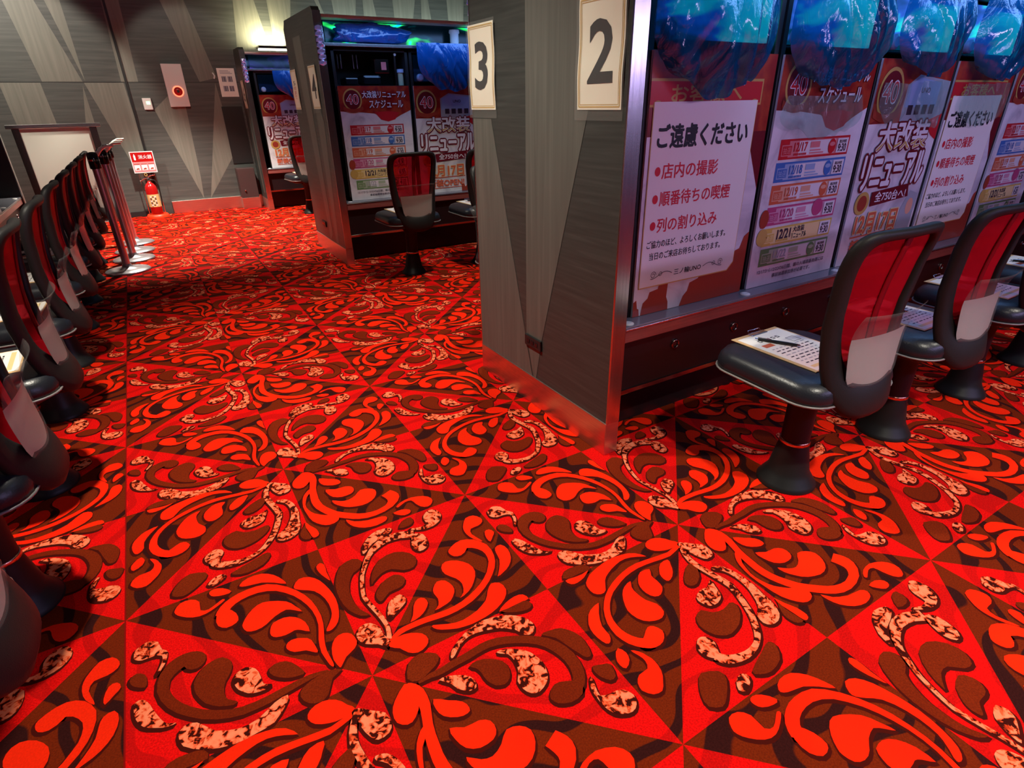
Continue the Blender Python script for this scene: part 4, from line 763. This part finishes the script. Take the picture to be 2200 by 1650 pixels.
# ------------------------------------------------------------------ chairs
def backprof(z): t = (z-0.37)/0.53; return -0.178-0.006*t+0.040*math.sin(PI*min(1, max(0, t)))
def chair_outline(z0, z1, wb, wt, pt, pb=3.4, n=48):
    """rounded trapezoid in x-z"""
    out = []
    for i in range(n):
        a = 2*PI*i/n; c_, s_ = math.cos(a), math.sin(a)
        p = pt if s_ > 0 else pb
        u = math.copysign(abs(c_)**(2/p), c_); v = math.copysign(abs(s_)**(2/p), s_)
        z = (z0+z1)/2+(z1-z0)/2*v; w_ = wb+(wt-wb)*(z-z0)/(z1-z0)
        out.append((u*w_, z))
    return out
def ysurf(x, z): return backprof(z)+0.9*x*x
def make_chair(label, group):
    t = thing('swivel_seat', label, 'chair', group=group)
    # seat cushion
    s = MB(); cx, cy = 0.0, 0.035
    def rr(hx, hy, r, z, n=6):
        P = []
        for qx, qy, a0 in ((hx-r, hy-r, 0), (-hx+r, hy-r, PI/2), (-hx+r, -hy+r, PI), (hx-r, -hy+r, 1.5*PI)):
            for i in range(n+1): a = a0+PI/2*i/n; P.append((cx+qx+r*math.cos(a), cy+qy+r*math.sin(a), z))
        return P
    def stack(rings, m):
        V = []; F = []; n = len(rings[0])
        for r in rings: V += r
        for k in range(len(rings)-1):
            for i in range(n): j = (i+1) % n; F.append((k*n+i, k*n+j, (k+1)*n+j, (k+1)*n+i))
        F.append(tuple(range(n))[::-1]); F.append(tuple(range((len(rings)-1)*n, len(rings)*n)))
        s.add(V, F, m, True)
    hx, hy = 0.212, 0.205
    stack([rr(hx-.012, hy-.012, .075, .398), rr(hx-.002, hy-.002, .08, .408), rr(hx, hy, .085, .425), rr(hx-.004, hy-.004, .085, .445), rr(hx-.014, hy-.014, .08, .460), rr(hx-.032, hy-.032, .075, .468), rr(hx-.07, hy-.07, .06, .4705)], 'seat_leather')
    s.build('seat', t)
    s = MB(); P = rr(hx+.001, hy+.001, .086, .404); s.tube(P, .0035, 'piping_grey', 6, closed=True); s.build('piping', t)
    s = MB(); stack([rr(hx-.05, hy-.05, .05, .372), rr(hx-.025, hy-.025, .07, .385), rr(hx-.02, hy-.02, .07, .399)], 'black_plastic'); s.box(-.05, -.175, .352, .05, .07, .374, 'black_plastic', .006); s.build('seat_pan', t)
    # back frame ring
    s = MB(); O = chair_outline(.352, .905, .152, .200, 6.5); I = chair_outline(.474, .876, .104, .160, 6.0)
    n = len(O); K = 12; V = []; F = []
    for i in range(n):
        (ox, oz), (ix, iz) = O[i], I[i]
        mx_, mz = (ox+ix)/2, (oz+iz)/2; hx_, hz = (ox-ix)/2, (oz-iz)/2
        low = max(0, min(1, (0.50-mz)/.10))
        for k in range(K):
            a = 2*PI*k/K; q = math.copysign(abs(math.cos(a))**.75, math.cos(a)); d = (.017+.015*low)*math.copysign(abs(math.sin(a))**.8, math.sin(a))
            x, z = mx_+hx_*q, mz+hz*q; V.append((x, ysurf(x, z)-.004+d-.010*low, z))
    for i in range(n):
        j = (i+1) % n
        for k in range(K): l = (k+1) % K; F.append((i*K+k, i*K+l, j*K+l, j*K+k))
    s.add(V, F, 'chair_frame', True); s.build('back_frame', t)
    # mesh panel, stretched over the opening
    I2 = chair_outline(.464, .886, .110, .168, 6.0, 3.4, 40)
    s = MB(); V = [(0, ysurf(0, .67), .67)]
    R = 5
    for r in range(1, R+1):
        for x, z in I2: X, Z = x*r/R, .67+(z-.67)*r/R; V.append((X, ysurf(X, Z), Z))
    F = [(0, 1+i, 1+(i+1) % 40) for i in range(40)]
    for r in range(R-1):
        for i in range(40): j = (i+1) % 40; F.append((1+r*40+i, 1+(r+1)*40+i, 1+(r+1)*40+j, 1+r*40+j))
    s.add(V, F, 'red_mesh', True); s.build('mesh_panel', t)
    s = MB(); s.grid(lambda u, v: ((u-.5)*.026, ysurf(0, .55+.33*v)-.003, .55+.33*v), 2, 8, 'band_red'); o = s.build('centre_band', t); solidify(o, .003)
    # clear pocket with grey insert, flaring outwards at its top
    def pk(u, v, off=0.0):
        z = .452+.235*v; w_ = (.112+.028*v)*(1-.30*max(0, 1-v/.16)**2); x = (u-.5)*2*w_
        return (x, ysurf(x*.6, z)-.027-.010*math.sin(PI*v*.5)-.030*max(0, v-.55)**2*6*(1-(2*u-1)**2*.25)+off-.010*(1-(2*u-1)**2), z)
    s = MB(); s.grid(lambda u, v: pk(u, v), 12, 14, 'acrylic'); o = s.build('pocket', t); solidify(o, .0025)
    s = MB(); s.grid(lambda u, v: pk(.02+.96*u, .01+v*.66, .004), 12, 8, 'pocket_grey'); s.build('pocket_insert', t)
    # link, column, base
    s = MB(); s.tube([(0, -.10, .362), (0, -.16, .372), (0, -.180, .40), (0, -.176, .44)], [.026, .026, .024, .018], 'black_plastic', 12); s.build('back_link', t)
    s = MB(); s.lathe([(.045, .168), (.046, .30), (.052, .33), (.070, .352)], 'base_metal', n=32); s.build('column', t)
    s = MB(); s.lathe([(.046, .156), (.0485, .158), (.0485, .169), (.046, .171)], 'copper', n=32); s.build('ring', t)
    s = MB(); s.lathe([(.096, 0), (.096, .006), (.090, .016), (.074, .040), (.066, .056), (.058, .10), (.047, .157)], 'base_metal', n=40); s.build('base', t)
    return t
CH0 = make_chair('x', 'seats')
def clipboard_proto():
    t = thing('clipboard', 'x', 'clipboard')
    s = MB(); s.box(-.115, -.155, 0, .115, .155, .003, 'clipboard_tan', .001); s.build('board', t)
    s = MB(); s.box(-.103, -.150, .0031, .107, .138, .0037, 'paper'); s.build('paper', t)
    s = MB(); rnd = random.Random(4)
    def ln(x0, y0, x1, y1, m):
        z = .0039 if m != 'paper' else .0041
        s.add([(x0, y0, z), (x1, y0, z), (x1, y1, z), (x0, y1, z)], [(0, 1, 2, 3)], m)
    for k in range(5): ln(-.060+k*.022, .080, -.046+k*.022, .096, 'ink'); ln(-.056+k*.022, .084, -.050+k*.022, .092, 'paper')
    ln(-.082, .040, -.036, .062, 'p_orange'); ln(.045, .03, .085, .032, 'ink'); ln(.045, .03, .047, .065, 'ink'); ln(.083, .03, .085, .065, 'ink'); ln(.045, .063, .085, .065, 'ink')
    for r in range(8):
        y = .018-.017*r; x = -.080
        while x < .075: L = rnd.uniform(.008, .022); ln(x, y, min(x+L, .085), y+.005, 'ink' if r % 3 else 'p_grey'); x += L+.008
    ln(-.09, -.132, .09, -.118, 'p_lyellow')
    s.build('printed_lines', t)
    s = MB(); s.box(-.040, .128, .003, .040, .150, .009, 'chrome', .002); s.tube([(-.030, .150, .008), (-.030, .158, .014), (.030, .158, .014), (.030, .150, .008)], .0015, 'chrome', 8); s.build('clip', t)
    return t
def pen_proto():
    t = thing('ballpoint_pen', 'x', 'pen')
    s = MB(); s.lathe([(.0045, -.06), (.0052, -.03), (.0052, .035), (.0045, .06)], 'pen_black', (0, 0, .0053), 14, axis='y'); s.build('barrel', t)
    s = MB(); s.lathe([(.0008, -.072), (.0045, -.06)], 'chrome_dark', (0, 0, .0053), 14, axis='y'); s.build('tip', t)
    s = MB(); s.box(-.0018, .02, .0105, .0018, .062, .0120, 'chrome', .0004); s.lathe([(.003, .06), (.003, .070)], 'chrome', (0, 0, .0053), 12, axis='y'); s.build('pocket_clip', t)
    return t
CB0, PEN0 = clipboard_proto(), pen_proto()
_first = [True]
def seat_at(x, y, rz, label, where, group, turn=0.0):
    a = rz+turn
    if _first[0]:
        CH0.location = (x, y, 0.0012); CH0.rotation_euler = (0, 0, a); CH0['label'] = label; CH0['group'] = group
    else: copy_tree(CH0, (x, y, 0.0012), a, label, group)
    def loc(u, v, z): return (x+u*math.cos(rz)-v*math.sin(rz), y+u*math.sin(rz)+v*math.cos(rz), z)
    l1 = 'tan clipboard with a white printed sheet lying on the %s' % where; l2 = 'black ballpoint pen lying on the clipboard of the %s' % where
    if _first[0]:
        CB0.location = loc(.005, .078, .4722); CB0.rotation_euler = (0, 0, rz); CB0['label'] = l1; CB0['group'] = 'clipboards on the seats'
        PEN0.location = loc(-.015, .125, .4765); PEN0.rotation_euler = (0, 0, rz+.52); PEN0['label'] = l2; PEN0['group'] = 'pens on the clipboards'
    else:
        rnd = random.Random(int(x*100+y*10)); j = rnd.uniform(-.05, .05)
        copy_tree(CB0, loc(.005, .078, .4722), rz+j, l1, 'clipboards on the seats'); copy_tree(PEN0, loc(-.01+j*.2, .11, .4765), rz+.5+j*4, l2, 'pens on the clipboards')
    _first[0] = False
NB = [X0R, 1.616, 2.245, 2.862, 3.48]
for i, x in enumerate(NB):
    seat_at(x, -0.528, 0, 'black and red swivel seat, %s from the numeral 2 panel in the nearest row' % ordn[i], '%s seat of the nearest row' % ordn[i], 'swivel seats of the nearest row', (-.05, -.03, .0, .03, 0)[i])
for i in range(2):
    seat_at(0.975+.63*i, 2.80, 0, ('black and red swivel seat beside the numeral 4 panel', 'swivel seat mostly hidden behind the numeral 3 edge')[i], ('seat beside the numeral 4 panel', 'second seat of the second row')[i], 'swivel seats of the second row', (.03, 0)[i])
for i in range(2):
    seat_at(1.03+.62*i, 1.345, PI, ('red backed swivel seat peeping out behind the far edge of the numeral 3 panel', 'swivel seat hidden behind the nearest panel, second on its far side')[i], ('seat behind the nearest panel', 'second seat behind the nearest panel')[i], 'swivel seats on the far side of the nearest island', (.55, 0)[i])
for i in range(2):
    seat_at(1.0+.62*i, 6.20, 0, ('swivel seat half hidden by the numeral 4 panel, before the back wall', 'swivel seat of the far row, second from the left')[i], ('first seat of the far row', 'second seat of the far row')[i], 'swivel seats of the far row', .1)
for i in range(9):
    y = 0.215-.635+.635*i
    seat_at(-1.240, y, PI/2, 'dark swivel seat turned away from the aisle, %s from the camera in the left row' % ordn[i], '%s seat of the left row' % ordn[i], 'swivel seats of the left row')

# ------------------------------------------------------------------ plastic bags draped over the machines
def bag(cx, yf, ztop, zbot, hw, depth, seed, name, label, m='blue_film', group=None, top_in=0.85, amp=1.0):
    s = MB(); H = ztop-zbot; off = seed*7.3
    def f(u, v):
        a = (u-.5)*2; w_ = hw*(top_in+(1-top_in)*math.sin(PI*min(1, v*1.1)*.5))*math.sqrt(max(0.02, 1-max(0, v-.35)**2.2*1.55))
        x = a*w_; z = ztop-H*v*(1-.16*a*a*v)+.030*v*mathutils.noise.noise(Vector((a*2.2+off, 0, 2.2)))
        puff = depth*(1-abs(a)**2.6)*(.35+.65*math.sin(PI*min(1, v*.93+.08)))
        nz = amp*(mathutils.noise.noise(Vector((x*6+off, z*3, 1.7)))*.030-abs(mathutils.noise.noise(Vector((x*10+z*5+off, z*2.5-x*2, 4.1))))*.050-abs(mathutils.noise.noise(Vector((x*20-z*9+off, z*4, .3))))*.014)
        return (cx+x+nz*.25, yf-puff+1.5*nz*(1-abs(a)**4)*(.5+.5*v), z+nz*.35)
    s.grid(f, 90, 80, m); o = s.build(name); return tag(o, label, 'plastic bag', group)
bag(0.955, -0.025, 1.595, 1.215, 0.285, 0.085, 1, 'plastic_bag', 'blue plastic bag draped over the first machine beside the numeral 2 panel', group='plastic bags over the nearest row')
bag(1.585, -0.025, 1.595, 1.235, 0.300, 0.095, 2, 'plastic_bag', 'blue plastic bag draped over the second machine of the nearest row', group='plastic bags over the nearest row')
bag(2.225, -0.025, 1.595, 1.285, 0.275, 0.070, 3, 'plastic_bag', 'shiny blue plastic bag over the third machine of the nearest row', group='plastic bags over the nearest row')
bag(2.850, -0.025, 1.595, 1.270, 0.285, 0.080, 4, 'plastic_bag', 'shiny blue plastic bag over the fourth machine of the nearest row', group='plastic bags over the nearest row')
bag(3.470, -0.025, 1.595, 1.260, 0.285, 0.080, 5, 'plastic_bag', 'blue plastic bag over the fifth machine of the nearest row', group='plastic bags over the nearest row')
for i, (x, zb, h) in enumerate(((1.585, 1.07, .27), (2.06, 1.10, .12), (2.36, 1.08, .13), (2.86, 1.07, .25))):
    bag(x, -0.020, (1.215, 1.255, 1.265, 1.255)[i], zb, h, 0.008, 11+i, 'clear_film', 'clear plastic film hanging over the top of the %s' % ('schedule poster nearest the camera', 'left half of the nearest headline poster', 'right half of the nearest headline poster', 'second notice poster of the nearest row')[(0, 1, 2, 3)[i]], 'clear_film', 'clear films over the posters', amp=0.5)
bag(1.655, 3.325, 1.640, 1.300, 0.285, 0.030, 6, 'plastic_bag', 'flat blue plastic sheet hung over the second machine of the second row', m='blue_solid', top_in=1.0, amp=0.35)
bag(1.19, 6.792, 1.605, 1.31, 0.25, 0.025, 7, 'plastic_bag', 'dark blue plastic sheet hung over the first machine of the far row', m='blue_solid', top_in=1.0, amp=0.35)
# crumpled bag lying on the canopy shelf of the second row
s = MB()
def lump(u, v):
    a = 2*PI*u; b = PI*(v-.5); x = .285*math.cos(a)*math.cos(b); y = .055*math.sin(a)*math.cos(b); z = .072*math.sin(b)
    q = Vector((x*8, y*12+3, z*16)); k = 1+.30*mathutils.noise.noise(q)+.22*abs(mathutils.noise.noise(q*2.3))
    return (x*k, y*k, max(-.055, z*k))
s.grid(lump, 60, 30, 'blue_solid'); tag(s.build('plastic_bag', loc=(1.045, 3.410, 1.685)), 'crumpled blue plastic bag lying on the canopy shelf of the second row', 'plastic bag')

# ------------------------------------------------------------------ queue posts
def queue_post(loc, rz, label):
    t = thing('queue_post', label, 'queue post', loc, rz, 'chrome queue posts clustered by the left row')
    s = MB(); s.lathe([(.165, 0), (.168, .006), (.160, .014), (.10, .024), (.045, .034), (.034, .050), (.030, .060)], 'post_chrome', n=44); s.build('base', t)
    s = MB(); s.lathe([(.028, .055), (.028, .86)], 'post_chrome', n=28); s.build('pole', t)
    s = MB(); s.lathe([(.036, .80), (.038, .804), (.038, .905), (.033, .915), (.012, .920)], 'black_gloss', n=28); s.build('belt_cassette', t)
    s = MB(); s.lathe([(.0395, .856), (.0395, .868)], 'chrome', n=28); s.build('collar', t)
    s = MB(); s.tube([(0.03, 0, .898), (.065, 0, .935), (.10, 0, .955), (.155, 0, .957)], [.016, .013, .010, .009], 'lacquer_white', 10); s.build('hook_handle', t)
    return t
q0 = queue_post((-0.990, 4.215, 0.001), 0.1, 'nearest chrome queue post on a round base, beside the left seats')
for i, (x, y, a, l) in enumerate(((-0.945, 4.66, 0.0, 'second chrome queue post of the cluster'), (-0.935, 5.03, -.1, 'third chrome queue post of the cluster'), (-0.927, 5.45, .05, 'farthest chrome queue post of the cluster'))):
    copy_tree(q0, (x, y, 0.001), a, l)

# ------------------------------------------------------------------ partition screen
t = thing('partition_screen', 'low grey panel screen with a metal frame before the back wall', 'partition', (-1.335, 6.20, 0.001))
s = MB(); s.box(-.385, -.022, 1.055, .385, .022, 1.090, 'brushed_steel', .003); s.build('top_rail', t)
for x in (-.315, .315): s = MB(); s.box(x-.030, -.018, 0, x+.030, .018, 1.055, 'bronze', .003); s.build('post', t)
s = MB(); s.box(-.285, -.006, .12, .285, .006, 1.050, 'partition_grey'); s.build('panel', t)

# ------------------------------------------------------------------ fire extinguisher and its stand
t = thing('extinguisher_stand', 'red plastic extinguisher stand with a red and white sign on two rods', 'sign stand', (-0.665, 7.06, 0.001))
s = MB(); s.lathe([(.125, 0), (.125, .020), (.108, .042), (.100, .045), (.096, .030)], 'stand_orange', n=36); s.build('foot', t)
for x in (-.085, .085): s = MB(); s.tube([(x, .07, .03), (x, .07, .56)], .0055, 'chrome', 10); s.build('rod', t)
s = Art(); s.box(-.122, 0, .515, .122, .004, .755, 'p_white')
s.rect(-.114, .640, .114, .745, 'extinguisher_red', 1); s.rect(-.114, .523, .114, .640, 'p_lred', 1)
s.text('消火器', -.040, .672, .100, .715, 'p_white', 3, .01)
s.rect(-.088, .660, -.068, .715, 'p_white', 3, .006); s.rect(-.082, .715, -.074, .728, 'p_white', 3)
for k in range(3):
    x = -.075+.075*k; s.rect(x-.030, .545, x+.030, .605, 'p_white', 3); s.poly([(x-.02, .552), (x+.018, .556), (x+.012, .572), (x-.01, .568)], 'p_brick', 'xz', s.at(5)); s.rect(x-.03, .612, x+.03, .618, 'p_brick', 3)
o = s.build('sign_plate', t); o.location = (0, .06, 0)
t = thing('fire_extinguisher', 'red fire extinguisher with a pale label standing on its floor stand', 'fire extinguisher', (-0.665, 7.045, 0.032))
s = MB(); s.lathe([(.060, 0), (.066, .008), (.067, .30), (.060, .335), (.040, .365), (.022, .378), (.018, .39)], 'extinguisher_red', n=36); s.build('cylinder', t)
s = MB(); s.lathe([(.0675, .10), (.0675, .245)], 'yellow_label', n=36, cap=False); s.build('label_band', t)
s = Art()
for r in range(5):
    for k in range(3): s.rect(-.035+k*.024, .115+r*.024, -.035+k*.024+.014, .130+r*.024, 'p_ink' if (r+k) % 2 else 'p_white', 1)
o = s.build('label_print', t); o.location = (0, -.0680, 0)
s = MB(); s.lathe([(.016, .385), (.018, .39), (.018, .425), (.010, .435)], 'chrome', n=20); s.build('valve', t)
s = MB(); s.tube([(0, 0, .43), (-.04, -.005, .425), (-.085, -.008, .40)], .006, 'chrome', 8); s.build('lever', t)
s = MB(); s.tube([(0, 0, .44), (.04, 0, .455), (.085, 0, .462)], .006, 'chrome', 8); s.tube([(-.012+.014*math.cos(a), 0, .468+.016*math.sin(a)) for a in [i*PI/6 for i in range(12)]], .003, 'gold_line', 6, closed=True); s.build('handle', t)
s = MB(); s.tube([(.016, 0, .41), (.06, .0, .40), (.088, 0, .34), (.082, 0, .18), (.074, 0, .10)], .008, 'pen_black', 10); s.build('hose', t)

# ------------------------------------------------------------------ on the back wall
Y = 7.25
t = thing('alarm_panel', 'tall white wall panel with a glowing red ring', 'alarm panel', (-0.113, Y, 1.227))
s = MB(); s.box(-.107, -.045, 0, .107, 0, .456, 'white_plastic', .004); s.build('box', t)
s = MB(); s.lathe([(.060, -.046), (.060, -.052), (.050, -.055), (.046, -.050)], 'alarm_ring', (0.012, 0, .165), 36, cap=False, axis='y'); s.build('lamp_ring', t)
s = MB(); s.lathe([(.048, -.046), (.046, -.056), (.020, -.062)], 'alarm_red', (0.012, 0, .165), 32, axis='y'); s.build('push_plate', t)
s = MB(); s.lathe([(.014, -.060), (.012, -.068)], 'black_plastic', (0.012, 0, .165), 20, axis='y'); s.build('button', t)
t = thing('door_switch', 'small pale switch box with a green light beside the wall joint', 'switch', (-0.455, Y, 1.20))
s = MB(); s.box(-.045, -.025, 0, .045, 0, .125, 'white_plastic', .004); s.build('box', t)
s = MB(); s.box(-.010, -.028, .055, .030, -.0249, .090, 'green_led', .001); s.build('indicator', t)
t = thing('notice_sheet', 'white wall sheet with small pictures beside the alarm panel', 'notice', (0.475, Y-.001, 1.330))
s = Art(); s.box(-.100, -.003, 0, .100, 0, .315, 'paper'); s.build('sheet', t)
for k, z in enumerate((.06, .165)):
    s = Art()
    for q in range(2):
        x = -.062+q*.068
        s.rect(x, z, x+.055, z+.062, 'p_grey', 1)
        for r in range(5):
            for c_ in range(5):
                if (r*3+c_*5+q*2+k) % 3: s.rect(x+.005+c_*.0095, z+.006+r*.0105, x+.0125+c_*.0095, z+.0135+r*.0105, 'p_ink', 2)
    o = s.build('printed_picture', t); o.location = (0, -.0035, 0)
s = Art()
for r in range(3): s.rect(-.07, .255+r*.014, .07-.02*r, .262+r*.014, 'p_grey', 1)
o = s.build('printed_heading', t); o.location = (0, -.0035, 0)
t = thing('wall_hook', 'small white hook on the wall left of the notice sheet', 'hook', (0.325, Y, 1.53))
s = MB(); s.tube([(0, 0, .06), (0, -.03, .055), (.01, -.04, .03), (0, -.03, .0)], .008, 'white_plastic', 8); s.build('hook', t)
t = thing('floor_cabinet', 'small dark brown cabinet on the floor against the back wall', 'cabinet', (0.44, Y-.031, 0.001))
s = MB(); s.box(-.105, -.17, .14, .105, 0, .50, 'cabinet_brown', .004); s.build('body', t)
s = MB(); s.box(-.108, -.172, 0, .108, 0, .139, 'plinth_steel', .002); s.build('plinth', t)
s = MB(); s.lathe([(.010, -.17), (.010, -.185), (.004, -.190)], 'chrome', (-.05, 0, .23), 16, axis='y'); s.build('knob', t)
t = thing('wall_lamp', 'thin glowing lamp bar above the far row on the back wall', 'lamp', (1.05, Y, 1.84))
s = MB(); s.box(-.16, -.14, 0, .30, -.08, .018, 'lamp_strip', .002); s.build('tube', t)
s = MB(); s.box(-.16, -.15, .020, .30, 0, .048, 'bronze', .002); s.build('housing', t)
